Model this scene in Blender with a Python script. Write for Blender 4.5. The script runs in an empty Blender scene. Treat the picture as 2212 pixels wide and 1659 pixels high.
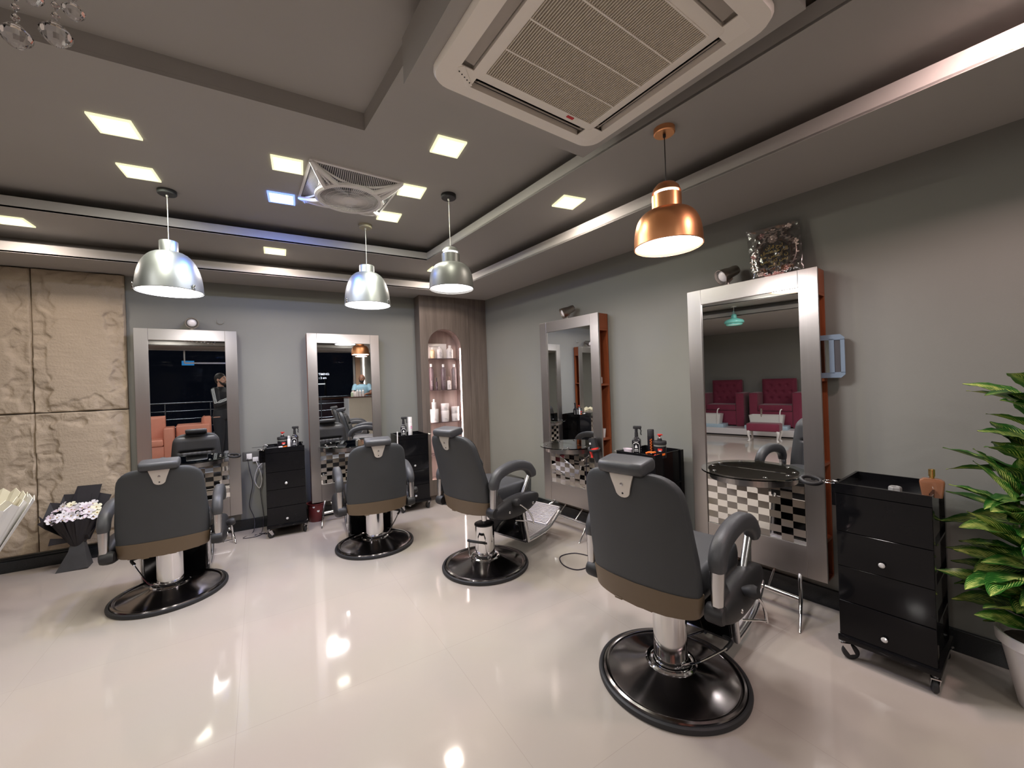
import bpy, bmesh, math, random
from mathutils import Vector, Matrix, Euler
random.seed(7)
R = math.radians
PI = math.pi
SC = bpy.context.scene
COL = SC.collection

# ------------------------------------------------------------------ camera, world, exposure
def set_camera():
    f_px = 869.2
    yaw, pitch, roll = R(30.073), R(0.0467), R(-1.962)
    f = Vector((math.sin(yaw)*math.cos(pitch), math.cos(yaw)*math.cos(pitch), math.sin(pitch)))
    r0 = Vector((math.cos(yaw), -math.sin(yaw), 0.0))
    u0 = r0.cross(f)
    r = r0*math.cos(roll) + u0*math.sin(roll)
    u = -r0*math.sin(roll) + u0*math.cos(roll)
    cd = bpy.data.cameras.new('camera')
    cam = bpy.data.objects.new('camera', cd)
    COL.objects.link(cam)
    m = Matrix((r, u, -f)).transposed().to_4x4()
    m.translation = Vector((0, 0, 1.5))
    cam.matrix_world = m
    cd.sensor_fit = 'HORIZONTAL'
    cd.sensor_width = 36.0
    cd.lens = 36.0*f_px/2212.0
    cd.shift_x = 1.05/2212.0
    cd.shift_y = -2.44/2212.0
    cd.clip_start = 0.02
    cd.clip_end = 60
    SC.camera = cam
set_camera()

W = bpy.data.worlds.new('World')
SC.world = W
W.use_nodes = True
W.node_tree.nodes['Background'].inputs[0].default_value = (0.0025, 0.003, 0.005, 1)
W.node_tree.nodes['Background'].inputs[1].default_value = 1.0
SC.view_settings.view_transform = 'Standard'
SC.view_settings.look = 'None'
SC.view_settings.gamma = 1.0
SC.view_settings.exposure = 0.15
try:
    SC.view_settings.use_curve_mapping = False
except Exception:
    pass
SC.cycles.max_bounces = 10
SC.cycles.diffuse_bounces = 5
SC.cycles.glossy_bounces = 6
SC.cycles.transmission_bounces = 8
SC.cycles.transparent_max_bounces = 12
SC.cycles.caustics_reflective = False
SC.cycles.caustics_refractive = False
SC.cycles.sample_clamp_indirect = 4.0
SC.cycles.use_denoising = True
P_INNER, P_MID, P_PEND, P_BACK = 8.0, 7.0, 13.0, 8.0
C_INNER = (1.0, 0.97, 0.80)
C_MID = (1.0, 0.86, 0.76)
C_PEND = (1.0, 0.95, 0.95)

# ------------------------------------------------------------------ room frame
YA = 5.285            # wall behind the first two stations
DB = 3.14             # distance of the slanted right-hand wall
DL = R(-6.858)
vB = Vector((math.sin(DL), math.cos(DL), 0))
nB = Vector((math.cos(DL), -math.sin(DL), 0))
def B(u, d, z=0.0):
    p = vB*u + nB*d
    return Vector((p.x, p.y, z))
RB = R(-83.142)       # yaw of things that face the slanted wall

# ------------------------------------------------------------------ materials
def nd(nt, t, **kw):
    n = nt.nodes.new(t)
    for k, v in kw.items():
        setattr(n, k, v)
    return n
MATS = {}
def mat(name, col, rough=0.5, metal=0.0, spec=0.5, noise=0.06, nscale=12.0, bump=0.0, bscale=None, emit=None, estr=0.0,
        coat=0.0, trans=0.0, ior=1.45, stretch=(1, 1, 1), alpha=1.0, rvar=0.0, sheen=0.0, aniso=0.0):
    if name in MATS:
        return MATS[name]
    m = bpy.data.materials.new(name)
    m.use_nodes = True
    nt = m.node_tree
    b = nt.nodes['Principled BSDF']
    tc = nd(nt, 'ShaderNodeTexCoord')
    mp = nd(nt, 'ShaderNodeMapping')
    mp.inputs['Scale'].default_value = stretch
    nt.links.new(tc.outputs['Object'], mp.inputs[0])
    nz = nd(nt, 'ShaderNodeTexNoise')
    nz.inputs['Scale'].default_value = nscale
    nz.inputs['Detail'].default_value = 4
    nt.links.new(mp.outputs[0], nz.inputs[0])
    rp = nd(nt, 'ShaderNodeMix', data_type='RGBA')
    c = Vector(col)
    a = [max(0, x*(1-noise)) for x in c]
    d = [min(1, x*(1+noise)) for x in c]
    rp.inputs[6].default_value = (*a, 1)
    rp.inputs[7].default_value = (*d, 1)
    nt.links.new(nz.outputs[0], rp.inputs[0])
    nt.links.new(rp.outputs[2], b.inputs['Base Color'])
    b.inputs['Roughness'].default_value = rough
    if rvar:
        mr = nd(nt, 'ShaderNodeMapRange')
        mr.inputs['To Min'].default_value = max(0.02, rough-rvar)
        mr.inputs['To Max'].default_value = rough+rvar
        nt.links.new(nz.outputs[0], mr.inputs[0])
        nt.links.new(mr.outputs[0], b.inputs['Roughness'])
    b.inputs['Metallic'].default_value = metal
    b.inputs['Specular IOR Level'].default_value = spec
    b.inputs['IOR'].default_value = ior
    b.inputs['Coat Weight'].default_value = coat
    b.inputs['Coat Roughness'].default_value = 0.03
    b.inputs['Transmission Weight'].default_value = trans
    b.inputs['Alpha'].default_value = alpha
    b.inputs['Sheen Weight'].default_value = sheen
    b.inputs['Anisotropic'].default_value = aniso
    if emit:
        b.inputs['Emission Color'].default_value = (*emit, 1)
        b.inputs['Emission Strength'].default_value = estr
    if bump:
        bn = nd(nt, 'ShaderNodeTexNoise')
        bn.inputs['Scale'].default_value = bscale or nscale*8
        bn.inputs['Detail'].default_value = 3
        nt.links.new(mp.outputs[0], bn.inputs[0])
        bm_ = nd(nt, 'ShaderNodeBump')
        bm_.inputs['Strength'].default_value = bump
        bm_.inputs['Distance'].default_value = 0.01
        nt.links.new(bn.outputs[0], bm_.inputs['Height'])
        nt.links.new(bm_.outputs[0], b.inputs['Normal'])
    MATS[name] = m
    return m

M_WALL = mat('grey_paint', (0.228, 0.232, 0.214), 0.55, noise=0.03, nscale=3, bump=0.04, bscale=220)
M_CEIL = mat('ceiling_paint', (0.40, 0.385, 0.365), 0.6, noise=0.03, nscale=3, bump=0.04, bscale=200)
M_STEEL = mat('brushed_steel', (0.50, 0.475, 0.46), 0.30, 1.0, noise=0.04, nscale=1.5, stretch=(120, 120, 1), rvar=0.03)
M_STEELH = mat('brushed_steel_across', (0.50, 0.475, 0.46), 0.30, 1.0, noise=0.04, nscale=1.5, stretch=(1, 120, 120), rvar=0.03)
M_CHROME = mat('chrome', (0.82, 0.82, 0.83), 0.07, 1.0, noise=0.01)
M_CASTAL = mat('cast_aluminium', (0.66, 0.66, 0.67), 0.24, 1.0, noise=0.05, nscale=20, rvar=0.06)
M_DCHROME = mat('dark_polished_steel', (0.30, 0.28, 0.28), 0.16, 1.0, noise=0.12, nscale=5, rvar=0.06)
M_MIRROR = mat('mirror_silver', (0.88, 0.89, 0.88), 0.0, 1.0, noise=0.0)
M_WOOD = mat('red_brown_laminate', (0.27, 0.075, 0.03), 0.35, noise=0.35, nscale=6, stretch=(20, 20, 1))
M_BLK = mat('black_gloss', (0.006, 0.006, 0.007), 0.07, spec=0.28, noise=0.1)
M_BLKM = mat('black_matte', (0.018, 0.018, 0.02), 0.5, noise=0.15)
M_RUB = mat('black_rubber', (0.022, 0.022, 0.024), 0.55, noise=0.1)
M_GTILE = mat('black_granite', (0.016, 0.018, 0.020), 0.16, noise=0.6, nscale=150)
M_LEA = mat('charcoal_leather', (0.056, 0.058, 0.064), 0.42, noise=0.12, nscale=8, bump=0.12, bscale=320)
M_LEAB = mat('dark_back_leather', (0.040, 0.043, 0.047), 0.55, noise=0.10, nscale=8, bump=0.15, bscale=420)
M_BAND = mat('brown_plastic', (0.125, 0.088, 0.055), 0.42, noise=0.06, nscale=20)
M_WHITE = mat('white_plastic', (0.80, 0.78, 0.77), 0.35, noise=0.02)
M_CREAM = mat('cream_plastic', (0.95, 0.90, 0.83), 0.4, noise=0.02)
M_GRILL = mat('dusty_grille_plastic', (0.72, 0.66, 0.56), 0.55, noise=0.1, nscale=30)
M_PLATE = mat('satin_plate', (0.62, 0.59, 0.55), 0.4, 0.6, noise=0.03)

def emis(name, col, s):
    m = bpy.data.materials.new(name)
    m.use_nodes = True
    nt = m.node_tree
    b = nt.nodes['Principled BSDF']
    nz = nd(nt, 'ShaderNodeTexNoise')
    nz.inputs['Scale'].default_value = 2
    mx = nd(nt, 'ShaderNodeMix', data_type='RGBA')
    mx.inputs[6].default_value = (*col, 1)
    mx.inputs[7].default_value = (*[c*0.97 for c in col], 1)
    nt.links.new(nz.outputs[0], mx.inputs[0])
    nt.links.new(mx.outputs[2], b.inputs['Emission Color'])
    b.inputs['Base Color'].default_value = (0.8, 0.8, 0.8, 1)
    b.inputs['Emission Strength'].default_value = s
    return m
E_INNER = emis('lit_panel_neutral', (1.0, 0.98, 0.92), 9)
E_BEZ = emis('glowing_rim', (1.0, 0.95, 0.55), 0.9)
E_BEZB = emis('glowing_rim_blue', (0.15, 0.3, 1.0), 1.5)
E_MID = emis('lit_panel_warm', (1.0, 0.86, 0.80), 7)
E_BLUE = emis('lit_panel_blue', (0.42, 0.55, 1.0), 8)
E_PEND = emis('lit_pendant', (1.0, 0.93, 0.94), 5)
E_LED = emis('led_strip', (1.0, 0.84, 0.80), 22)

def floor_mat():
    m = bpy.data.materials.new('polished_floor_tile')
    m.use_nodes = True
    nt = m.node_tree
    b = nt.nodes['Principled BSDF']
    tc = nd(nt, 'ShaderNodeTexCoord')
    mp = nd(nt, 'ShaderNodeMapping')
    mp.inputs['Location'].default_value = (1.12, -1.18, 0)
    mp.inputs['Rotation'].default_value = (0, 0, R(-2.0))
    nt.links.new(tc.outputs['Object'], mp.inputs[0])
    br = nd(nt, 'ShaderNodeTexBrick')
    br.offset = 0.0
    br.inputs['Scale'].default_value = 1.0
    br.inputs['Brick Width'].default_value = 0.99
    br.inputs['Row Height'].default_value = 0.99
    br.inputs['Mortar Size'].default_value = 0.0012
    br.inputs['Mortar Smooth'].default_value = 0.1
    br.inputs['Color1'].default_value = (0.475, 0.42, 0.375, 1)
    br.inputs['Color2'].default_value = (0.465, 0.412, 0.37, 1)
    br.inputs['Mortar'].default_value = (0.41, 0.36, 0.32, 1)
    nt.links.new(mp.outputs[0], br.inputs[0])
    nz = nd(nt, 'ShaderNodeTexNoise')
    nz.inputs['Scale'].default_value = 1.3
    nz.inputs['Detail'].default_value = 5
    nt.links.new(tc.outputs['Object'], nz.inputs[0])
    mx = nd(nt, 'ShaderNodeMix', data_type='RGBA', blend_type='MULTIPLY')
    mx.inputs[0].default_value = 0.10
    nt.links.new(br.outputs[0], mx.inputs[6])
    nt.links.new(nz.outputs[1], mx.inputs[7])
    nt.links.new(mx.outputs[2], b.inputs['Base Color'])
    b.inputs['Roughness'].default_value = 0.07
    b.inputs['Specular IOR Level'].default_value = 0.5
    return m
M_FLOOR = floor_mat()

def wood_mat(name, c1, c2, rough=0.4, sx=9.0, sz=0.5):
    m = bpy.data.materials.new(name)
    m.use_nodes = True
    nt = m.node_tree
    b = nt.nodes['Principled BSDF']
    tc = nd(nt, 'ShaderNodeTexCoord')
    mp = nd(nt, 'ShaderNodeMapping')
    mp.inputs['Scale'].default_value = (sx, sx, sz)
    nt.links.new(tc.outputs['Object'], mp.inputs[0])
    nz = nd(nt, 'ShaderNodeTexNoise')
    nz.inputs['Scale'].default_value = 2.2
    nz.inputs['Detail'].default_value = 8
    nz.inputs['Roughness'].default_value = 0.65
    nt.links.new(mp.outputs[0], nz.inputs[0])
    cr = nd(nt, 'ShaderNodeValToRGB')
    cr.color_ramp.elements[0].position = 0.3
    cr.color_ramp.elements[0].color = (*c1, 1)
    cr.color_ramp.elements[1].position = 0.72
    cr.color_ramp.elements[1].color = (*c2, 1)
    nt.links.new(nz.outputs[0], cr.inputs[0])
    nt.links.new(cr.outputs[0], b.inputs['Base Color'])
    b.inputs['Roughness'].default_value = rough
    return m
M_LAM = wood_mat('grey_brown_laminate', (0.115, 0.092, 0.078), (0.215, 0.175, 0.15))
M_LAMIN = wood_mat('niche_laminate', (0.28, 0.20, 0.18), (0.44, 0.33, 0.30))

def checker_mat():
    m = bpy.data.materials.new('mirror_mosaic')
    m.use_nodes = True
    nt = m.node_tree
    b = nt.nodes['Principled BSDF']
    tc = nd(nt, 'ShaderNodeTexCoord')
    mp = nd(nt, 'ShaderNodeMapping')
    mp.inputs['Scale'].default_value = (1/0.0678, 1, 1/0.0463)
    mp.inputs['Location'].default_value = (0.5, 0.5, 0.15)
    nt.links.new(tc.outputs['Object'], mp.inputs[0])
    ck = nd(nt, 'ShaderNodeTexChecker')
    ck.inputs['Scale'].default_value = 1.0
    nt.links.new(mp.outputs[0], ck.inputs[0])
    mx = nd(nt, 'ShaderNodeMix', data_type='RGBA')
    mx.inputs[6].default_value = (0.29, 0.25, 0.21, 1)
    mx.inputs[7].default_value = (0.90, 0.90, 0.88, 1)
    nt.links.new(ck.outputs[1], mx.inputs[0])
    nt.links.new(mx.outputs[2], b.inputs['Base Color'])
    nt.links.new(ck.outputs[1], b.inputs['Metallic'])
    mr = nd(nt, 'ShaderNodeMapRange')
    mr.inputs['To Min'].default_value = 0.22
    mr.inputs['To Max'].default_value = 0.02
    nt.links.new(ck.outputs[1], mr.inputs[0])
    nt.links.new(mr.outputs[0], b.inputs['Roughness'])
    return m
M_CHECK = checker_mat()

def thin_glass(name, tint=(0.9, 0.95, 0.95), gl=0.12, rough=0.0):
    m = bpy.data.materials.new(name)
    m.use_nodes = True
    nt = m.node_tree
    for n in list(nt.nodes):
        nt.nodes.remove(n)
    out = nd(nt, 'ShaderNodeOutputMaterial')
    tr = nd(nt, 'ShaderNodeBsdfTransparent')
    tr.inputs[0].default_value = (*tint, 1)
    gl_ = nd(nt, 'ShaderNodeBsdfGlossy')
    gl_.inputs['Roughness'].default_value = rough
    lw = nd(nt, 'ShaderNodeLayerWeight')
    lw.inputs[0].default_value = 0.35 if gl > 0 else 0.12
    mt = nd(nt, 'ShaderNodeMath', operation='ADD')
    mt.inputs[1].default_value = gl
    mt.use_clamp = True
    nt.links.new(lw.outputs['Fresnel'], mt.inputs[0])
    mx = nd(nt, 'ShaderNodeMixShader')
    nt.links.new(mt.outputs[0], mx.inputs[0])
    nt.links.new(tr.outputs[0], mx.inputs[1])
    nt.links.new(gl_.outputs[0], mx.inputs[2])
    nt.links.new(mx.outputs[0], out.inputs[0])
    return m
M_PANE = thin_glass('window_glass', (0.82, 0.86, 0.9), 0.0)
M_GLASS = mat('clear_glass', (0.9, 0.97, 0.95), 0.0, trans=1.0, noise=0.0)
M_CRYS = mat('crystal', (0.98, 0.97, 0.98), 0.0, trans=1.0, ior=1.7, noise=0.0)
M_WRAP = thin_glass('cellophane', (0.93, 0.93, 0.93), 0.16, 0.12)

# ------------------------------------------------------------------ mesh builder
class MB:
    def __init__(s, base=None):
        s.bm = bmesh.new()
        s.mats = []
        s.base = base or Matrix.Identity(4)
    def slot(s, m):
        if m not in s.mats:
            s.mats.append(m)
        return s.mats.index(m)
    def _mark(s, n0, m):
        if m is not None:
            k = s.slot(m)
            s.bm.faces.ensure_lookup_table()
            for f in s.bm.faces[n0:]:
                f.material_index = k
    def box(s, x0, x1, y0, y1, z0, z1, bev=0.0, seg=2, m=None, mtx=None):
        n0 = len(s.bm.faces)
        b2 = bmesh.new()
        bmesh.ops.create_cube(b2, size=1.0)
        for v in b2.verts:
            v.co = Vector(((x0+x1)/2+v.co.x*(x1-x0), (y0+y1)/2+v.co.y*(y1-y0), (z0+z1)/2+v.co.z*(z1-z0)))
        if bev > 0:
            bmesh.ops.bevel(b2, geom=b2.edges[:], offset=min(bev, 0.49*min(x1-x0, y1-y0, z1-z0)), segments=seg, affect='EDGES', profile=0.5)
        s.absorb(b2, m, mtx)
        return s
    def absorb(s, b2, m=None, mtx=None):
        k = s.slot(m) if m is not None else 0
        mp = {}
        T = s.base @ mtx if mtx is not None else s.base
        for v in b2.verts:
            mp[v] = s.bm.verts.new(T @ v.co)
        for f in b2.faces:
            try:
                nf = s.bm.faces.new([mp[v] for v in f.verts])
                nf.material_index = k
            except ValueError:
                pass
        b2.free()
        return s
    def raw(s, verts, faces, m=None, mtx=None):
        k = s.slot(m) if m is not None else 0
        T = s.base @ mtx if mtx is not None else s.base
        vs = [s.bm.verts.new(T @ Vector(v)) for v in verts]
        for f in faces:
            try:
                nf = s.bm.faces.new([vs[i] for i in f])
                nf.material_index = k
            except ValueError:
                pass
        return s
    def lathe(s, prof, n=32, m=None, mtx=None, cap=True, a0=0.0):
        vs, fs = [], []
        for (r, z) in prof:
            for i in range(n):
                a = a0+2*PI*i/n
                vs.append((r*math.cos(a), r*math.sin(a), z))
        for j in range(len(prof)-1):
            for i in range(n):
                k = (i+1) % n
                fs.append((j*n+i, j*n+k, (j+1)*n+k, (j+1)*n+i))
        if cap:
            if prof[0][0] > 1e-5:
                fs.append(tuple(reversed(range(n))))
            if prof[-1][0] > 1e-5:
                fs.append(tuple(range((len(prof)-1)*n, len(prof)*n)))
        return s.raw(vs, fs, m, mtx)
    def cyl(s, p0, p1, r0, r1=None, n=16, m=None, mtx=None):
        return s.tube([p0, p1], [r0, r1 if r1 is not None else r0], n, m, mtx)
    def tube(s, pts, rad, n=10, m=None, mtx=None, closed=False, sec=None):
        """sweep; sec = list of (a,b) cross-section coordinates scaled by rad."""
        pts = [Vector(p) for p in pts]
        if not hasattr(rad, '__len__'):
            rad = [rad]*len(pts)
        if sec is None:
            sec = [(math.cos(2*PI*i/n), math.sin(2*PI*i/n)) for i in range(n)]
        n = len(sec)
        vs, fs = [], []
        up = None
        L = len(pts)
        for i, p in enumerate(pts):
            if closed:
                t = (pts[(i+1) % L]-pts[i-1]).normalized()
            else:
                t = (pts[min(i+1, L-1)]-pts[max(i-1, 0)]).normalized()
            if up is None:
                a = Vector((0, 0, 1)) if abs(t.z) < 0.9 else Vector((1, 0, 0))
                up = (a - t*a.dot(t)).normalized()
            else:
                up = (up - t*up.dot(t)).normalized()
            sd = t.cross(up)
            for (ca, cb) in sec:
                q = p + (sd*ca + up*cb)*rad[i]
                vs.append(q)
        for j in range(L-1 if not closed else L):
            j2 = (j+1) % L
            for i in range(n):
                k = (i+1) % n
                fs.append((j*n+i, j*n+k, j2*n+k, j2*n+i))
        if not closed:
            fs.append(tuple(reversed(range(n))))
            fs.append(tuple(range((L-1)*n, L*n)))
        return s.raw(vs, fs, m, mtx)
    def ball(s, c, r, m=None, seg=16, mtx=None, sc=(1, 1, 1)):
        b2 = bmesh.new()
        bmesh.ops.create_uvsphere(b2, u_segments=seg, v_segments=max(6, seg//2+2), radius=1.0)
        for v in b2.verts:
            v.co = Vector((c[0]+v.co.x*r*sc[0], c[1]+v.co.y*r*sc[1], c[2]+v.co.z*r*sc[2]))
        return s.absorb(b2, m, mtx)
    def rings(s, rings, m=None, mtx=None, cap=(True, True), closed=False):
        n = len(rings[0])
        vs = [v for r in rings for v in r]
        fs = []
        L = len(rings)
        for j in range(L-1 if not closed else L):
            j2 = (j+1) % L
            for i in range(n):
                k = (i+1) % n
                fs.append((j*n+i, j*n+k, j2*n+k, j2*n+i))
        if cap[0] and not closed:
            fs.append(tuple(reversed(range(n))))
        if cap[1] and not closed:
            fs.append(tuple(range((L-1)*n, L*n)))
        return s.raw(vs, fs, m, mtx)
    def prism(s, poly, z0, z1, m=None, mtx=None, bev=0.0):
        """poly: list of (x,y), extruded along z"""
        b2 = bmesh.new()
        lo = [b2.verts.new((x, y, z0)) for x, y in poly]
        hi = [b2.verts.new((x, y, z1)) for x, y in poly]
        n = len(poly)
        b2.faces.new(list(reversed(lo)))
        b2.faces.new(hi)
        for i in range(n):
            b2.faces.new((lo[i], lo[(i+1) % n], hi[(i+1) % n], hi[i]))
        if bev:
            bmesh.ops.bevel(b2, geom=b2.edges[:], offset=bev, segments=2, affect='EDGES')
        return s.absorb(b2, m, mtx)
    def grid(s, fn, nu, nv, m=None, mtx=None):
        vs = [fn(i/nu, j/nv) for j in range(nv+1) for i in range(nu+1)]
        fs = [(j*(nu+1)+i, j*(nu+1)+i+1, (j+1)*(nu+1)+i+1, (j+1)*(nu+1)+i) for j in range(nv) for i in range(nu)]
        return s.raw(vs, fs, m, mtx)
    def mesh(s, name, material=None, smooth=40, recalc=True):
        if recalc:
            bmesh.ops.recalc_face_normals(s.bm, faces=s.bm.faces[:])
        me = bpy.data.meshes.new(name)
        s.bm.to_mesh(me)
        s.bm.free()
        ms = s.mats if s.mats else [material]
        for m in ms:
            me.materials.append(m)
        if smooth:
            me.shade_smooth()
            me.set_sharp_from_angle(angle=R(smooth))
        return me
    def build(s, name, material=None, parent=None, smooth=40, loc=None, rot=None, recalc=True):
        if s.mats and material is not None:
            pass
        me = s.mesh(name, material, smooth, recalc)
        o = bpy.data.objects.new(name, me)
        COL.objects.link(o)
        if parent is not None:
            o.parent = parent
        if loc is not None:
            o.location = loc
        if rot is not None:
            o.rotation_euler = rot if hasattr(rot, '__len__') else (0, 0, rot)
        return o

def tag(o, label=None, cat=None, group=None, kind=None):
    if label: o['label'] = label
    if cat: o['category'] = cat
    if group: o['group'] = group
    if kind: o['kind'] = kind
    return o
def thing(name, label, cat, loc=(0, 0, 0), rz=0.0, group=None):
    o = bpy.data.objects.new(name, None)
    o.empty_display_size = 0.1
    COL.objects.link(o)
    o.location = loc
    o.rotation_euler = (0, 0, rz)
    return tag(o, label, cat, group)
def struct(o):
    o['kind'] = 'structure'
    return o
def copy_tree(o, parent=None):
    c = o.copy()
    COL.objects.link(c)
    if parent is not None:
        c.parent = parent
    for ch in list(o.children):
        copy_tree(ch, c)
    return c
def area_lamp(parent, size, power, col, loc, shape='SQUARE', name='lamp_light', rot=(0, 0, 0), spread=None):
    ld = bpy.data.lights.new(name, 'AREA')
    ld.shape = shape
    ld.size = size
    ld.energy = power
    ld.color = col
    if spread:
        ld.spread = spread
    o = bpy.data.objects.new(name, ld)
    COL.objects.link(o)
    o.parent = parent
    o.location = loc
    o.rotation_euler = rot
    return o
def text_mesh(s, size, extrude, material, parent, loc, rot, name='lettering', align='CENTER', bold=0.0):
    cu = bpy.data.curves.new('tmp_text', 'FONT')
    cu.body = s
    cu.size = size
    cu.extrude = extrude
    cu.offset = bold
    cu.align_x = align
    cu.align_y = 'CENTER'
    cu.resolution_u = 3
    t = bpy.data.objects.new('tmp_text', cu)
    COL.objects.link(t)
    bpy.context.view_layer.update()
    dg = bpy.context.evaluated_depsgraph_get()
    me = bpy.data.meshes.new_from_object(t.evaluated_get(dg))
    bpy.data.objects.remove(t)
    bpy.data.curves.remove(cu)
    me.materials.clear()
    me.materials.append(material)
    o = bpy.data.objects.new(name, me)
    COL.objects.link(o)
    if parent is not None:
        o.parent = parent
    o.location = loc
    o.rotation_euler = rot
    return o
def arc(c, r, a0, a1, n):
    return [(c[0]+r*math.cos(a0+(a1-a0)*i/n), c[1]+r*math.sin(a0+(a1-a0)*i/n)) for i in range(n+1)]
def rrect(w, h, r, n=4):
    """rounded rectangle outline centred on 0"""
    r = min(r, w/2-1e-4, h/2-1e-4)
    pts = []
    for cx, cy, a in ((w/2-r, h/2-r, 0), (-w/2+r, h/2-r, PI/2), (-w/2+r, -h/2+r, PI), (w/2-r, -h/2+r, 1.5*PI)):
        pts += [(cx+r*math.cos(a+PI/2*i/n), cy+r*math.sin(a+PI/2*i/n)) for i in range(n+1)]
    return pts
def smoothpts(pts, k=6):
    """Catmull-Rom through points"""
    P = [Vector(p) for p in pts]
    out = []
    for i in range(len(P)-1):
        p0 = P[max(i-1, 0)]; p1 = P[i]; p2 = P[i+1]; p3 = P[min(i+2, len(P)-1)]
        for j in range(k):
            t = j/k
            out.append(0.5*((2*p1)+(p2-p0)*t+(2*p0-5*p1+4*p2-p3)*t*t+(3*p1-p0-3*p2+p3)*t**3))
    out.append(P[-1])
    return out
SQ = [(0.9, 0.45), (0.72, 0.72), (0.4, 0.9), (-0.4, 0.9), (-0.72, 0.72), (-0.9, 0.45), (-0.9, -0.45), (-0.72, -0.72), (-0.4, -0.9), (0.4, -0.9), (0.72, -0.72), (0.9, -0.45)]
# ================================================================== ROOM
from mathutils import noise as mnoise
def xd(D, y):
    return (D - nB.y*y)/nB.x
def quadpoly(D, yF, xL, yR):
    return [(xL, yR), (xd(D, yR), yR), (xd(D, yF), yF), (xL, yF)]
XL, YR = -6.45, -3.4
def slab_ring(mb, outer, inner, z, t=0.02):
    for k in range(4):
        a, b = outer[k], outer[(k+1) % 4]
        c, d = inner[(k+1) % 4], inner[k]
        mb.prism([a, b, c, d], z, z+t)
def wall_ring(mb, poly, z0, z1, t=0.015, out=True):
    n = len(poly)
    cx = sum(p[0] for p in poly)/n
    cy = sum(p[1] for p in poly)/n
    for k in range(n):
        a, b = Vector(poly[k]), Vector(poly[(k+1) % n])
        d = (b-a).normalized()
        nn = Vector((d.y, -d.x))
        if nn.dot((a+b)/2-Vector((cx, cy))) < 0:
            nn = -nn
        a2, b2 = a-d*t*0+nn*t-d*t, b+nn*t+d*t
        mb.prism([tuple(a-d*0), tuple(b), tuple(b2), tuple(a2)], z0, z1)

# floor
mb = MB()
mb.prism([(XL-0.15, YR-0.02), (xd(DB, YR)+0.15, YR-0.02), (xd(DB, YA)+0.15, YA+0.15), (XL-0.15, YA+0.15)], -0.12, 0.0)
struct(mb.build('floor', M_FLOOR, smooth=0))
M_OUT = mat('outside_paving', (0.05, 0.045, 0.045), 0.35, noise=0.2)
mb = MB(); mb.box(-9, 8, -9.5, YR-0.02, -0.14, -0.02)
struct(mb.build('floor_outside', M_OUT, smooth=0))

# walls
mb = MB(); mb.box(XL-0.15, 3.0, YA, YA+0.15, 0, 3.15)
struct(mb.build('wall_back', M_WALL, smooth=0))
mb = MB()
a = B(-4.2, DB); b = B(5.6, DB); c = B(5.6, DB+0.15); d = B(-4.2, DB+0.15)
mb.prism([(a.x, a.y), (b.x, b.y), (c.x, c.y), (d.x, d.y)], 0, 3.15)
struct(mb.build('wall_right', M_WALL, smooth=0))
mb = MB(); mb.box(XL-0.15, XL, YR-0.1, YA, 0, 3.15)
struct(mb.build('wall_left', M_WALL, smooth=0))
mb = MB(); mb.box(XL, -3.3, YR-0.15, YR, 0, 3.15)
mb.box(2.95, xd(DB, YR)+0.1, YR-0.15, YR, 0, 3.15)
mb.box(-3.3, 2.95, YR-0.12, YR, 2.72, 3.15)
struct(mb.build('wall_front', M_WALL, smooth=0))

# ceilings
H1 = quadpoly(2.44, 4.75, -2.9, -2.2)
H1o = quadpoly(2.64, 4.95, -3.1, -2.4)
H2 = quadpoly(1.905, 4.17, -2.35, -1.6)
H2o = quadpoly(2.105, 4.37, -2.55, -1.8)
H3 = quadpoly(0.764, 2.43, -1.7, -1.0)
OUT = quadpoly(DB+0.05, YA+0.05, XL-0.05, YR-0.05)
mb = MB()
slab_ring(mb, OUT, H1, 2.68, 0.012)
slab_ring(mb, H1o, H2, 2.85, 0.012)
slab_ring(mb, H2o, H3, 3.0, 0.02)
wall_ring(mb, H1o, 2.685, 2.862, 0.02)
wall_ring(mb, H2o, 2.855, 3.02, 0.02)
wall_ring(mb, H3, 3.0205, 3.12, 0.02)
mb.prism([(p[0]*1.0, p[1]) for p in quadpoly(0.80, 2.47, -1.74, -1.04)], 3.10, 3.13)
struct(mb.build('ceiling', M_CEIL, smooth=0))
mb = MB(); wall_ring(mb, H1, 2.678, 2.765, 0.018)
struct(mb.build('trim_1', M_CEIL, smooth=0))
mb = MB(); wall_ring(mb, H2, 2.848, 2.93, 0.018)
struct(mb.build('trim_2', M_CEIL, smooth=0))
# ceiling bulkhead that carries the air conditioner
ACR = R(4.9)
mb = MB(); mb.box(-0.538, 0.538, -0.555, 0.555, 2.801, 3.0)
struct(mb.build('ceiling_bulkhead', M_CEIL, loc=(1.087, 1.201, 0), rot=ACR, smooth=0))

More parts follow.
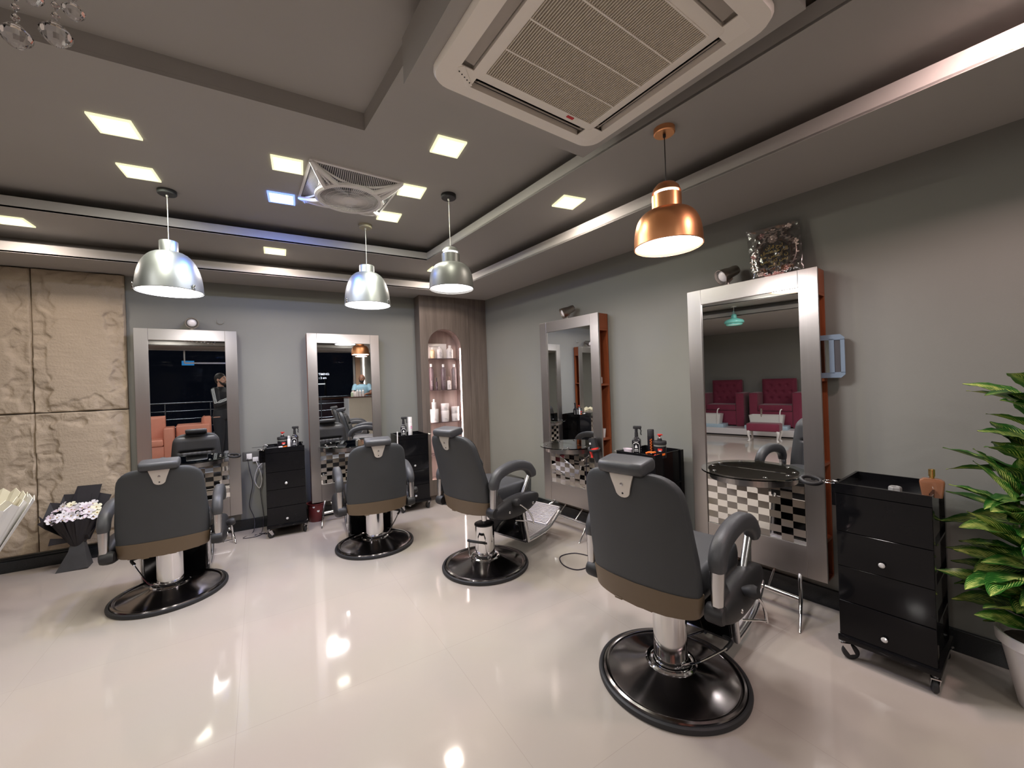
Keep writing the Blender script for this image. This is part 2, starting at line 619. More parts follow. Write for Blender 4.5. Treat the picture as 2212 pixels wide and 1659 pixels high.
# stone cladding
M_STONE = mat('cast_stone', (0.41, 0.335, 0.25), 0.8, noise=0.10, nscale=5, bump=0.5, bscale=60)
def stone_height(x, z, w, h, seed):
    """raised field with a chiselled, stepped border; returns depth in metres"""
    ex = min(x, w-x); ez = min(z, h-z)
    wob = 0.10*mnoise.noise(Vector((seed, z*3.6, 0.3)))+0.05*mnoise.noise(Vector((seed+9, z*13, x*9)))
    wob2 = 0.09*mnoise.noise(Vector((seed+4, x*5.2, 0.7)))+0.04*mnoise.noise(Vector((seed+12, x*15, z*9)))
    e = min(ex-0.12-wob, ez-0.10-wob2)
    inner = 1/(1+math.exp(-max(-30, min(30, e*230))))
    q = Vector((x*3.2, z*3.2, seed))
    facet = mnoise.cell(Vector((x*9+1.5*mnoise.noise(q*2), z*6+1.5*mnoise.noise(q*2+Vector((5, 0, 0))), seed)))
    big = mnoise.noise(q*1.3)
    steps = 0.016*(0.5+0.5*math.tanh(10*mnoise.noise(q*1.9+Vector((3, 1, 0)))))+0.010*(0.5+0.5*math.tanh(14*mnoise.noise(q*3.1)))
    fine = 0.0035*mnoise.noise(Vector((x*14, z*26, seed)))
    st = 0.0016*mnoise.noise(Vector((x*6, z*46, seed)))
    return 0.006+inner*(0.030+0.004*big+st)+(1-inner)*(steps+0.007*big+fine+0.003*facet)+fine*0.4
def stone_panel(x0, x1, z0, z1, seed, nu=46, nv=92):
    w, h = x1-x0, z1-z0
    mb = MB()
    def fn(u, v):
        x = u*w; z = v*h
        edge = min(x, w-x, z, h-z)
        hh = stone_height(x, z, w, h, seed)
        if edge < 1e-6:
            hh = 0.004
        return (x0+x, -hh, z0+z)
    mb.grid(fn, nu, nv)
    mb.box(x0, x1, -0.003, 0.028, z0, z1)
    o = mb.build('wall_stone_panel', M_STONE, smooth=180, loc=(0, YA-0.03, 0), recalc=False)
    o['kind'] = 'structure'
    # make sure normals face the room
    me = o.data
    me.flip_normals() if me.polygons[0].normal.y > 0 else None
    return o
xs = [-1.265, -1.892, -2.52, -3.15, -3.78, -4.41]
for i in range(5):
    g = 0.004
    k = 1 if i < 3 else 0
    stone_panel(xs[i+1]+g, xs[i]-g, 0.135, 1.372, 3.7*i+1.1, 90 if k else 20, 170 if k else 40)
    stone_panel(xs[i+1]+g, xs[i]-g, 1.380, 2.675, 3.7*i+2.9, 90 if k else 20, 170 if k else 40)

# baseboards (black granite)
mb = MB()
mb.box(XL, 1.6, YA-0.02, YA, 0, 0.115, bev=0.003)
mb.box(XL, -1.262, YA-0.042, YA-0.02, 0, 0.095, bev=0.003)
struct(mb.build('baseboard_back', M_GTILE, smooth=0))
mb = MB()
T = Matrix.Rotation(RB, 4, 'Z')
a = B(0, DB)
mb.box(-4.73, 4.0, -0.02, 0.0, 0, 0.118, bev=0.003)
struct(mb.build('baseboard_right', M_GTILE, loc=(a.x, a.y, 0), rot=RB, smooth=0))
mb = MB(); mb.box(XL, XL+0.02, YR, YA, 0, 0.115)
struct(mb.build('baseboard_left', M_GTILE, smooth=0))

# glass shopfront behind the viewer
M_ALU = mat('shopfront_aluminium', (0.62, 0.62, 0.63), 0.25, 0.9, noise=0.03)
mb = MB()
mb.box(-3.3, 2.95, YR-0.075, YR-0.015, 0, 0.06)
mb.box(-3.3, 2.95, YR-0.075, YR-0.015, 2.66, 2.72)
mb.box(-0.965, -0.935, YR-0.075, YR+0.0, 2.33, 2.70)
mb.box(-0.95, 1.0, YR-0.075, YR+0.0, 2.31, 2.35)
mb.box(2.89, 2.95, YR-0.075, YR, 0, 2.72)
mb.box(-3.3, -3.24, YR-0.075, YR, 0, 2.72)
struct(mb.build('window_1', M_ALU, smooth=0))
for i, (x0, x1) in enumerate(((-3.24, -0.955), (-0.945, 0.99), (1.0, 2.89))):
    mb = MB(); mb.box(x0, x1, YR-0.05, YR-0.04, 0.06, 2.66)
    struct(mb.build('window_%d_glass' % (i+2), M_PANE, smooth=0))

# ================================================================== CORNER COLUMN WITH NICHE
YC = 5.074
mb = MB()
nx0, nx1, nzb, nzs = 1.700, 2.162, 0.27, 2.02
rr = (nx1-nx0)/2; cxn = (nx0+nx1)/2
px0, px1, pz0, pz1 = 1.597, 2.553, 0.07, 2.68
yf, yb = YC, YC+0.018
def fr(x0, x1, z0, z1):
    mb.box(x0, x1, yf, yb, z0, z1)
fr(px0, nx0, pz0, pz1)
fr(nx1, 2.288, pz0, pz1)
fr(2.292, px1, pz0, pz1)
fr(nx0, nx1, pz0, nzb)
pts = [(cxn+rr*math.cos(a), nzs+rr*math.sin(a)) for a in [PI*i/24 for i in range(25)]]
for i in range(24):
    (xa, za), (xb_, zb_) = pts[i], pts[i+1]
    v = []
    for y in (yf, yb):
        v += [(xa, y, za), (xb_, y, zb_), (xb_, y, pz1), (xa, y, pz1)]
    mb.raw(v, [(0, 1, 2, 3), (7, 6, 5, 4), (0, 4, 5, 1), (1, 5, 6, 2), (2, 6, 7, 3), (3, 7, 4, 0)])
mb.box(px0, px0+0.018, yb, YA, pz0, pz1)
mb.box(2.286, 2.294, YC+0.006, YC+0.014, pz0, pz1)
mb.box(px0+0.02, px1, YC+0.05, YC+0.06, 0, pz0)
struct(mb.build('column', M_LAM, smooth=0))
# niche lining
mb = MB()
ring0 = [(cxn+rr*math.cos(a), nzs+rr*math.sin(a)) for a in [PI*i/24 for i in range(25)]] + [(nx0, nzb), (nx1, nzb)]
ny1 = YC+0.195
mb.rings([[(x, yb, z) for x, z in ring0], [(x, ny1, z) for x, z in ring0]], cap=(False, True))
o = mb.build('column_niche', M_LAMIN, smooth=30); struct(o)
# LED strips and shelves in the niche
nt_ = thing('niche_light', 'pair of glowing strips inside the arched niche of the corner column', 'light strip', (cxn, YC, 0))
for s in (-1, 1):
    mb = MB(); mb.box(s*(rr-0.0035)-0.0025, s*(rr-0.0035)+0.0025, 0.026, 0.040, 0.29, 2.0)
    mb.build('led_strip', E_LED, nt_, smooth=0)
SHZ = [1.86, 1.44, 1.01, 0.585]
M_SHELF = mat('smoked_glass_shelf', (0.10, 0.07, 0.07), 0.08, spec=0.6, noise=0.05)
ords = ['top', 'second', 'third', 'lowest']
for k, z in enumerate(SHZ):
    mb = MB(); mb.box(nx0+0.012, nx1-0.012, YC+0.036, YC+0.19, z-0.006, z+0.004, bev=0.001)
    tag(mb.build('niche_shelf', M_SHELF, smooth=0), 'dark glass shelf in the arched niche, the %s of four' % ords[k], 'shelf', 'glass shelves in the niche')

# ================================================================== CEILING FITTINGS
def downlight(label, loc, rz=0, blue=False, warm=False, src=None, light=None):
    if src is None:
        t = thing('downlight', label, 'ceiling light', loc, rz, 'square ceiling lights')
        mb = MB()
        h = 0.092
        for x0, x1, y0, y1 in ((-h, h, -h, -h+0.014), (-h, h, h-0.014, h), (-h, -h+0.014, -h+0.014, h-0.014), (h-0.014, h, -h+0.014, h-0.014)):
            mb.box(x0, x1, y0, y1, -0.010, 0.0)
        mb.build('bezel', E_BEZB if blue else E_BEZ, t, smooth=0)
        mb = MB(); mb.box(-h+0.014, h-0.014, -h+0.014, h-0.014, -0.006, 0.0)
        mb.build('diffuser', E_BLUE if blue else (E_MID if warm else E_INNER), t, smooth=0)
        area_lamp(t, 0.15, light[0], light[1], (0, 0, -0.012))
        return t
    t = copy_tree(src)
    t.location = loc
    t.rotation_euler = (0, 0, rz)
    t['label'] = label
    return t
zi = 3.0
d0 = downlight('square ceiling light topmost of the two at far side of the blue pendant', (-0.74, 3.004, zi), R(-3), light=(P_INNER, C_INNER))
d0['label'] = 'largest lit square ceiling light, above and left of the blue pendant'
downlight('lit square ceiling light just above the blue pendant canopy', (-0.765, 3.561, zi), R(-3), src=d0)
downlight('lit square ceiling light beside the near left corner of the ceiling fan', (0.094, 3.025, zi), R(-3), src=d0)
downlight('lit square ceiling light nearest the air conditioner', (0.965, 2.359, zi), R(-3), src=d0)
downlight('lit square ceiling light beside the right edge of the ceiling fan', (0.925, 3.025, zi), R(-3), src=d0)
downlight('lit square ceiling light between ceiling fan and silver pendant', (0.880, 3.565, zi), R(-3), src=d0)
downlight('blue glowing square ceiling light left of the ceiling fan', (0.063, 3.571, zi), R(-3), blue=True, light=(P_INNER*2.0, (0.10, 0.24, 1.0)))
zm = 2.85
d1 = downlight('warm lit square ceiling light behind silver pendant in the lower band', (0.009, 4.467, zm), warm=True, light=(P_MID, C_MID))
d1['label'] = 'warm square ceiling light above the first mirror station, left of silver pendant'
downlight('warm square ceiling light half hidden behind the black pendant', (1.636, 4.451, zm), src=d1)
downlight('pinkish square ceiling light cut by the left picture edge', (-1.696, 4.471, zm), src=d1)
p = B(2.136, 2.2)
downlight('warm square ceiling light between black and copper pendants', (p.x, p.y, zm), DL, src=d1)
# downlights added to light the unseen rest of the room
dm = downlight('square ceiling light added to light the unseen half of the room', (-2.03, 2.4, zi), 0, light=(P_BACK, (1.0, 0.95, 0.90)))
p = B(0.0, 2.2)
dp = downlight('added pink square ceiling light, out of view near the potted plant', (p.x, p.y, zm), DL, warm=True, light=(P_MID*1.7, (1.0, 0.70, 0.66)))  # unseen lamp added for the pink light at this end
rest = [(-2.03, 1.2, zi), (-2.03, 0.0, zi), (-0.9, -1.3, zi), (0.9, -1.3, zi), (-2.63, 1.4, zm), (-2.63, 0.0, zm),
        (-1.2, -1.9, zm), (1.0, -1.9, zm), (-4.6, 0.9, 2.68), (-4.6, -0.6, 2.68), (-4.6, -1.8, 2.68)]  # soffit lamps at the end added to brighten, kept out of the mirrors
for q in rest:
    if q[2] > 0:
        downlight('square ceiling light added to light the unseen half of the room', q, 0, src=dm)
p = B(-2.0, 2.2)
downlight('square ceiling light added to light the unseen half of the room', (p.x, p.y, zm), DL, src=dm)

def pendant(name, label, loc, prof, m_out, cord_top, z_neck, rim_r, rim_z, canopy_m, cord_m, cap=None, clips=False, light=P_PEND, canopy_r=0.058):
    t = thing(name, label, 'pendant lamp', loc)
    z0 = loc[2]
    mb = MB(); mb.lathe([(0.001, 0), (canopy_r, 0), (canopy_r, -0.026), (canopy_r-0.004, -0.03), (0.001, -0.03)], 32)
    mb.build('canopy', canopy_m, t)
    mb = MB(); mb.cyl((0, 0, -0.028), (0, 0, z_neck-z0), 0.0028, n=8); mb.cyl((0, 0, -0.045), (0, 0, -0.028), 0.008, n=10)
    mb.build('cord', cord_m, t)
    full = [(r, z-z0) for r, z in prof]
    inner = [(max(r-0.004, 0.001), z-z0-0.003) for r, z in reversed(prof)]
    mb = MB(); mb.lathe(full+inner, 48, cap=False)
    sh = mb.build('shade', m_out, t, smooth=30)
    mb = MB(); mb.lathe([(0.001, rim_z-z0+0.012), (rim_r-0.006, rim_z-z0+0.012), (rim_r-0.006, rim_z-z0+0.008), (0.001, rim_z-z0+0.006)], 48, cap=False)
    mb.build('diffuser', E_PEND, t, smooth=30)
    if cap:
        mb = MB(); mb.lathe([(0.001, cap[0][1]-z0)]+[(r, z-z0) for r, z in cap], 40, cap=True)
        mb.build('shade_cap', m_out, t, smooth=50)
        r1, zz = cap[-1]
        mb = MB(); mb.lathe([(r1-0.012, zz-z0-0.010), (r1-0.012, zz-z0)], 32)
        mb.build('glow_ring', E_PEND, t)
    if clips:
        for a in (200, 320, 80):
            c, s = math.cos(R(a)), math.sin(R(a))
            mb = MB(Matrix.Translation((c*(rim_r+0.006), s*(rim_r+0.006), rim_z-z0)) @ Matrix.Rotation(R(a), 4, 'Z'))
            mb.box(-0.004, 0.006, -0.008, 0.008, -0.012, 0.030, bev=0.002)
            mb.build('clip', M_CHROME, t)
    area_lamp(t, rim_r*1.8, light, C_PEND, (0, 0, rim_z-z0-0.004), shape='DISK')
    return t
M_ALP = mat('silver_shade', (0.42, 0.45, 0.45), 0.42, 0.9, noise=0.03)
M_COP = mat('copper_shade', (0.90, 0.42, 0.20), 0.34, 1.0, noise=0.05, stretch=(60, 60, 1), rvar=0.08)
M_GRY = mat('grey_shade', (0.16, 0.165, 0.155), 0.42, 0.5, noise=0.05)
M_WCORD = mat('clear_cord', (0.5, 0.5, 0.45), 0.35, noise=0.05)
def domeprof(rn, zn0, zn1, rr_, zr, k=12, p=1.0):
    out = [(rn*0.2, zn0), (rn*0.96, zn0), (rn, zn0-0.004), (rn, zn1)]
    for i in range(1, k+1):
        t_ = i/k
        a = t_*PI/2
        out.append((rn+(rr_-rn)*math.sin(a)**p, zr+(zn1-zr)*(1-(1-math.cos(a))**1.0) if False else zr+(zn1-zr)*math.cos(a)**0.92))
    out.append((rr_+0.004, zr))
    out.append((rr_+0.004, zr-0.006))
    return out
pendant('dome_pendant', 'silver dome pendant tinted blue, hanging over the leftmost chair', (-0.667, 3.80, 3.0),
        domeprof(0.056, 2.625, 2.545, 0.198, 2.262), M_ALP, 3.0, 2.62, 0.198, 2.262, mat('dark_canopy', (0.05, 0.055, 0.055), 0.5), M_WCORD, clips=True)
pendant('dome_pendant', 'silver dome pendant tinted yellow, hanging over the second chair', (0.733, 3.85, 3.0),
        domeprof(0.066, 2.622, 2.555, 0.197, 2.268), M_ALP, 3.0, 2.62, 0.197, 2.268, mat('pale_canopy', (0.45, 0.42, 0.30), 0.5), M_WCORD, clips=True)
def bellprof(rn, z0, z1, rr_, zr, k=12):
    out = [(rn-0.006, z0), (rn, z0-0.002), (rn, z1)]
    for i in range(1, k+1):
        a = i/k*PI/2
        out.append((rn+(rr_-rn)*math.sin(a)**0.72, zr+(z1-zr)*math.cos(a)**0.86))
    out += [(rr_+0.002, zr), (rr_+0.002, zr-0.004)]
    return out
pendant('bell_pendant', 'matte dark grey bell pendant with glowing slot, in front of corner column', (1.203, 2.966, 3.0),
        bellprof(0.070, 2.532, 2.452, 0.172, 2.262), M_GRY, 3.0, 2.60, 0.172, 2.262, M_BLKM, M_WCORD,
        cap=[(0.022, 2.590), (0.045, 2.580), (0.060, 2.565), (0.068, 2.545)])
pendant('bell_pendant', 'brushed copper bell pendant with glowing slot, over the nearest chair', (1.85, 1.45, 2.85),
        bellprof(0.076, 2.488, 2.40, 0.176, 2.215), M_COP, 2.85, 2.56, 0.176, 2.215, M_COP, M_BLKM,
        cap=[(0.020, 2.560), (0.048, 2.548), (0.066, 2.528), (0.075, 2.500)], canopy_r=0.055)

# ceiling cassette air conditioner
ac = thing('air_conditioner', 'cream square ceiling air conditioner with dusty intake grille', 'air conditioner', (1.09, 1.175, 2.80), ACR)
mb = MB()
h = 0.478
outl = rrect(2*h, 2*h, 0.085, 6)
inn = rrect(0.62, 0.62, 0.03, 6)
n_ = len(outl)
# body ring around the intake, with four slots cut between ring sectors
mb.rings([[(x, y, 0.0) for x, y in outl], [(x, y, -0.012) for x, y in outl], [(x*0.985, y*0.985, -0.026) for x, y in outl]], cap=(True, False))
slots = []
L2, w0, w1 = 0.315, 0.345, 0.405
prev = outl
def ringface(po, pi_, zo, zi_):
    mb.rings([[(x, y, zo) for x, y in po], [(x, y, zi_) for x, y in pi_]], cap=(False, False))
sq_out = [(x*0.985, y*0.985) for x, y in outl]
sq_a = rrect(2*w1, 2*w1, 0.02, 6)
ringface(sq_out, sq_a, -0.026, -0.034)
# between slot rings: corner blocks
for k in range(4):
    T = Matrix.Rotation(k*PI/2, 4, 'Z')
    mb.box(L2, w1, L2, w1, -0.034, -0.030, mtx=T)
    mb.box(-L2, L2, w1-0.004, w1, -0.034, -0.004, mtx=T)
sq_b = rrect(2*w0, 2*w0, 0.02, 6)
mb.rings([[(x, y, -0.004) for x, y in sq_b], [(x, y, -0.034) for x, y in sq_b], [(x, y, -0.040) for x, y in rrect(0.66, 0.66, 0.03, 6)], [(x, y, -0.040) for x, y in rrect(0.60, 0.60, 0.012, 6)], [(x, y, -0.022) for x, y in rrect(0.60, 0.60, 0.012, 6)]], cap=(False, False))
body = mb.build('casing', M_CREAM, ac, smooth=40)
for k in range(4):
    T = Matrix.Rotation(k*PI/2, 4, 'Z')
    mb = MB(T); mb.box(-L2, L2, w0, w1, -0.006, -0.004)
    mb.build('slot_back', M_BLKM, ac, smooth=0)
    tilt = 40 if k in (0, 3) else 8
    mb = MB(T @ Matrix.Translation((0, (w0+w1)/2, -0.020)) @ Matrix.Rotation(R(tilt), 4, 'X'))
    mb.box(-L2+0.012, L2-0.012, -0.024, 0.024, -0.003, 0.003, bev=0.002)
    mb.build('louvre', mat('louvre_grey', (0.42, 0.38, 0.34), 0.5), ac)
mb = MB()
mb.box(-0.30, 0.30, -0.30, 0.30, -0.021, -0.019, m=M_BLKM)
for i in range(58):
    x = -0.294+i*0.588/57
    mb.box(x-0.0022, x+0.0022, -0.30, 0.30, -0.040, -0.024, m=M_GRILL)
for y in (-0.30, -0.15, 0.0, 0.15, 0.296):
    mb.box(-0.30, 0.30, y-0.003, y+0.003, -0.043, -0.026, m=M_CREAM)
mb.build('intake_grille', None, ac, smooth=0)
mb = MB(Matrix.Rotation(R(45), 4, 'Z')); mb.box(-0.055, 0.055, -0.015+0.0, 0.015, -0.0375, -0.033, bev=0.003)
mb.build('indicator_panel', M_CREAM, ac, loc=(-0.36, 0.36, 0))
for k in range(5):
    pass
mb = MB()
for k in range(5):
    mb.cyl((-0.395+k*0.016, 0.345+k*0.008, -0.039), (-0.395+k*0.016, 0.345+k*0.008, -0.036), 0.003, n=8)
mb.build('indicator_mark', M_BLKM, ac)
mb = MB(); mb.box(0.16, 0.20, 0.305, 0.318, -0.043, -0.040)
mb.build('red_sticker', mat('red_sticker', (0.6, 0.04, 0.05), 0.5), ac, smooth=0)['label'] = 'small red maker badge'

# false ceiling fan
fan = thing('ceiling_fan', 'white square box ceiling fan with round grille', 'fan', (0.505, 3.20, 3.0), R(4))
S = 0.312
mb = MB()
def fz(r):  # dome depth
    return -0.012-0.075*max(0, 1-(r/0.44)**2)
o4 = rrect(2*S, 2*S, 0.01, 2)
mb.rings([[(x, y, 0) for x, y in o4], [(x, y, -0.012) for x, y in o4], [(x*0.95, y*0.95, -0.016) for x, y in o4], [(x*0.95, y*0.95, -0.004) for x, y in o4]], cap=(True, False))
mb.build('fan_frame', M_WHITE, fan)
mb = MB(); mb.box(-S*0.95, S*0.95, -S*0.95, S*0.95, -0.005, -0.002)
mb.build('fan_shade_sheet', mat('fan_shade_grey', (0.16, 0.16, 0.165), 0.6), fan, smooth=0)  # dark sheet added so the grille gaps read as shaded
mb = MB()
# diagonal corner arms arched down to the round rim
for k in range(4):
    T = Matrix.Rotation(PI/4+k*PI/2, 4, 'Z')
    for off, ww in ((-0.035, 0.010), (0.035, 0.010), (0, 0.005)):
        pts = []
        for i in range(9):
            t_ = i/8
            x = 0.215+t_*(S*1.36-0.215)
            pts.append((x, off*(1-t_)*1.5, -0.080+0.066*t_**1.4))
        mb.tube(pts, [0.016 if ww > 0.006 else 0.007]*9, mtx=T, sec=SQ)
    T2 = Matrix.Rotation(k*PI/2, 4, 'Z')
    pts = [(-S*0.94+2*S*0.94*i/16, S*0.93-0.16*math.sin(PI*i/16)*0.5, -0.014-0.050*math.sin(PI*i/16)) for i in range(17)]
    mb.tube(pts, 0.007, mtx=T2, sec=SQ)
mb.lathe([(0.205, -0.070), (0.205, -0.088), (0.222, -0.094), (0.240, -0.086), (0.240, -0.070)], 48, cap=False)
mb.build('fan_arch', M_WHITE, fan)
mb = MB()
for k in range(4):
    T2 = Matrix.Rotation(k*PI/2, 4, 'Z')
    for i in range(44):
        x = -S*0.9+i*1.8*S/43
        y1 = S*0.93
        y0 = max(0.235**2-x*x, 0)**0.5 if abs(x) < 0.235 else max(abs(x)*0.95, 0.1)
        if y0 < y1-0.01:
            dz = 0.055*max(0, 1-(x/S)**2)
            mb.raw([(x-0.0015, y0, -0.078+0.02*(abs(x)/S)), (x+0.0015, y0, -0.078+0.02*(abs(x)/S)), (x+0.0015, y1, -0.014), (x-0.0015, y1, -0.014)], [(0, 1, 2, 3)], mtx=T2)
mb.build('side_grille', M_WHITE, fan, smooth=0, recalc=False)
mb = MB()
for i in range(90):
    a = 2*PI*i/90
    mb.tube([(0.055*math.cos(a), 0.055*math.sin(a), -0.094), (0.13*math.cos(a+0.06), 0.13*math.sin(a+0.06), -0.095), (0.206*math.cos(a+0.1), 0.206*math.sin(a+0.1), -0.086)], 0.0016, n=4)
for r in (0.09, 0.13, 0.17):
    mb.tube([(r*math.cos(2*PI*i/48), r*math.sin(2*PI*i/48), -0.092) for i in range(48)], 0.0013, n=4, closed=True)
mb.build('round_grille', M_WHITE, fan)
mb = MB(); mb.lathe([(0.001, -0.104), (0.040, -0.102), (0.058, -0.094), (0.058, -0.086)], 32)
mb.build('fan_hub', M_WHITE, fan)
mb = MB()
for i in range(5):
    T = Matrix.Rotation(2*PI*i/5, 4, 'Z')
    mb.raw([(0.03, -0.015, -0.05), (0.19, -0.055, -0.04), (0.19, 0.045, -0.06), (0.03, 0.02, -0.06)], [(0, 1, 2, 3)], mtx=T)
mb.build('fan_blade', mat('grey_blade', (0.35, 0.35, 0.36), 0.4), fan, smooth=0)

# crystal chandelier hanging from the recess, only its lowest drops in the picture
ch = thing('crystal_chandelier', 'hanging crystal chandelier with clear faceted drops', 'chandelier', (-0.72, 1.33, 3.10))
mb = MB(); mb.lathe([(0.001, 0), (0.07, 0), (0.07, -0.02), (0.02, -0.03), (0.001, -0.03)], 24)
mb.cyl((0, 0, -0.02), (0, 0, -0.36), 0.006)
mb.tube([(0.17*math.cos(2*PI*i/32), 0.17*math.sin(2*PI*i/32), -0.36) for i in range(32)], 0.008, n=8, closed=True)
mb.tube([(0.24*math.cos(2*PI*i/32), 0.24*math.sin(2*PI*i/32), -0.30) for i in range(32)], 0.008, n=8, closed=True)
for a in (0, PI/2):
    mb.cyl((-0.24*math.cos(a), -0.24*math.sin(a), -0.30), (0.24*math.cos(a), 0.24*math.sin(a), -0.30), 0.004, n=6)
    mb.cyl((-0.17*math.cos(a), -0.17*math.sin(a), -0.36), (0.17*math.cos(a), 0.17*math.sin(a), -0.36), 0.004, n=6)
mb.build('chandelier_frame', M_CHROME, ch)
def gem(mb, c, rx, rz, n=8):
    x, y, z = c
    prof = [(0.001, 1.0), (0.45, 0.72), (0.85, 0.28), (1.0, 0.0), (0.85, -0.35), (0.45, -0.78), (0.001, -1.0)]
    mb.lathe([(r*rx, z_*rz) for r, z_ in prof], n, mtx=Matrix.Translation((x, y, z)), cap=False)
def strand(x, y, ztop, zbot, big=0.031):
    mb = MB()
    gem(mb, (x, y, zbot+big*1.05), big, big*1.05, 10)
    z = zbot+2*big*1.05+0.012
    k = 0
    while z < ztop:
        gem(mb, (x, y, z), 0.009, 0.011, 6)
        z += 0.026
        k += 1
    mb.cyl((x, y, zbot+2*big), (x, y, ztop), 0.0012, n=4)
    return mb.build('crystal_drop', M_CRYS, ch, smooth=0)
# the two big drops seen, given in world coordinates
for wx, wy, wz in ((-0.540, 1.470, 2.375), (-0.452, 1.415, 2.372)):
    strand(wx+0.72, wy-1.33, -0.36+0.0, wz-3.10)
for wx, wy, wz in ((-0.412, 1.39, 2.435), (-0.50, 1.44, 2.475)):
    strand(wx+0.72, wy-1.33, -0.30, wz-3.10, 0.022)
for i in range(14):
    a = R(80)+i*2*PI/14*0.86
    if abs((math.degrees(a) % 360)-20) < 34:
        continue
    strand(0.17*math.cos(a), 0.17*math.sin(a), -0.36, -0.68)
for i in range(14):
    a = R(95)+i*2*PI/14*0.84
    strand(0.24*math.cos(a), 0.24*math.sin(a), -0.30, -0.60, 0.022)
# ================================================================== BARBER CHAIRS
def cushion_ring(w, t, bow, z, yc, n=40, p=0.42, flat=0.0, tilt=0.0):
    out = []
    for i in range(n):
        a = 2*PI*i/n
        c, s = math.cos(a), math.sin(a)
        x = w*abs(c)**p*(1 if c >= 0 else -1)
        y = t/2*abs(s)**p*(1 if s >= 0 else -1)
        out.append((x, yc+y+bow*(x/0.27)**2, z))
    return out
RECL = [0.2575, 0.16]   # rear face offset at the lower rim, lean over its height
def back_y(h):      # y of the centre of the backrest at height h above its lower rim
    return -(RECL[0]-0.0425)-RECL[1]*(max(h, 0)/0.60)**1.1
def back_w(h):
    if h < 0.36:
        w = 0.250+0.012*math.sin(PI*min(h/0.36, 1))
    else:
        w = 0.250-0.026*((h-0.36)/0.26)**1.5
    top = 0.605
    if h > top-0.095:
        q = (h-(top-0.095))/0.095
        w -= 0.10*(1-math.sqrt(max(0, 1-min(q, 1)**2)))
    return w
M_FOOT = mat('ribbed_aluminium', (0.62, 0.59, 0.60), 0.42, 0.7, noise=0.04, nscale=30)
def make_chair(label, z0, lever_ang, stub=True, right_lever=True, lever_len=0.30, lever_h=0.17, recl=(0.25, 0.15)):
    RECL[0], RECL[1] = recl
    t = thing('barber_chair', label, 'barber chair', (0, 0, 0), 0, 'grey barber chairs')
    def up(mb, name, m, parent=t, smooth=45):
        return mb.build(name, m, parent, smooth=smooth, loc=(0, 0, z0) if parent is t else None)
    # --- base
    mb = MB()
    mb.lathe([(0.348, 0.0), (0.356, 0.004), (0.3575, 0.014), (0.354, 0.024), (0.346, 0.028), (0.338, 0.026), (0.338, 0.0)], 96)
    mb.build('base_ring', M_RUB, t)
    mb = MB()
    mb.lathe([(0.338, 0.020), (0.332, 0.033), (0.322, 0.037), (0.312, 0.034), (0.306, 0.029), (0.300, 0.031), (0.24, 0.044), (0.17, 0.062), (0.125, 0.077), (0.118, 0.079)], 96, cap=False)
    mb.build('base_plate', M_DCHROME, t, smooth=25)
    mb = MB()
    mb.lathe([(0.120, 0.074), (0.122, 0.083), (0.115, 0.090), (0.103, 0.088), (0.096, 0.080), (0.086, 0.082)], 64, cap=False)
    mb.build('base_collar', M_CHROME, t)
    mb = MB()
    mb.lathe([(0.080, 0.07), (0.082, 0.09), (0.080, 0.13), (0.080, 0.342)], 48)
    mb.build('pump_sleeve', M_CHROME, t)
    mb = MB(); mb.lathe([(0.082, 0.338), (0.082, 0.347), (0.074, 0.351), (0.02, 0.351)], 48)
    mb.build('sleeve_cap', M_BLKM, t)
    mb = MB(); mb.cyl((0, 0, 0.30), (0, 0, z0+0.02), 0.021, n=24)
    mb.build('piston', M_CHROME, t)
    # --- pump lever
    c = Matrix.Rotation(lever_ang, 4, 'Z')
    mb = MB(c)
    for s in (-1, 1):
        mb.tube(smoothpts([(s*0.075, 0.03, 0.100), (s*0.088, 0.10, 0.105), (s*0.075, lever_len-0.02, lever_h-0.01), (s*0.068, lever_len, lever_h)], 4), 0.006, n=8)
        mb.box(s*0.075-0.012, s*0.075+0.012, 0.0, 0.045, 0.088, 0.112, bev=0.003)
    mb.build('pump_lever', M_CHROME, t)
    mb = MB(c)
    mb.tube(smoothpts([(-0.073, lever_len-0.035, lever_h-0.018), (-0.066, lever_len+0.008, lever_h+0.004), (-0.03, lever_len+0.016, lever_h+0.006), (0.03, lever_len+0.016, lever_h+0.006), (0.066, lever_len+0.008, lever_h+0.004), (0.073, lever_len-0.035, lever_h-0.018)], 4), 0.0105, n=10)
    mb.build('lever_grip', M_RUB, t)
    # --- seat carrier
    mb = MB()
    mb.box(-0.20, 0.20, -0.20, 0.20, -0.02, 0.035, bev=0.008)
    mb.box(-0.235, 0.235, 0.17, 0.24, -0.045, 0.02, bev=0.008)
    up(mb, 'seat_frame', M_BLKM)
    # seat cushion
    mb = MB()
    rows = []
    for h, k in ((0.035, 0.94), (0.045, 0.985), (0.075, 1.0), (0.120, 1.0), (0.148, 0.985), (0.160, 0.95), (0.165, 0.86)):
        ring = []
        for x, y in rrect(0.49*k, 0.50*k, 0.05*k, 5):
            ring.append((x, y+0.045, h+(0.012*math.cos(x*5) if h > 0.14 else 0)))
        rows.append(ring)
    mb.rings(rows)
    up(mb, 'seat', M_LEA)
    # --- backrest
    mb = MB()
    hs = [0.086, 0.092, 0.16, 0.24, 0.32, 0.40, 0.46, 0.50, 0.53, 0.555, 0.575, 0.59, 0.60, 0.605]
    def ring_at(h, grow=0.0, t0=0.085, dy=0.0):
        tt = t0-0.02*(h/0.6)
        if h > 0.56:
            tt *= max(0.35, 1-((h-0.56)/0.05)**2*0.55)
        return cushion_ring(back_w(h)+grow, tt, 0.045, h, back_y(h)+dy, n=44, p=0.38)
    mb.rings([ring_at(h) for h in hs])
    up(mb, 'backrest', M_LEAB, smooth=50)
    # piping seam + front padding
    mb = MB()
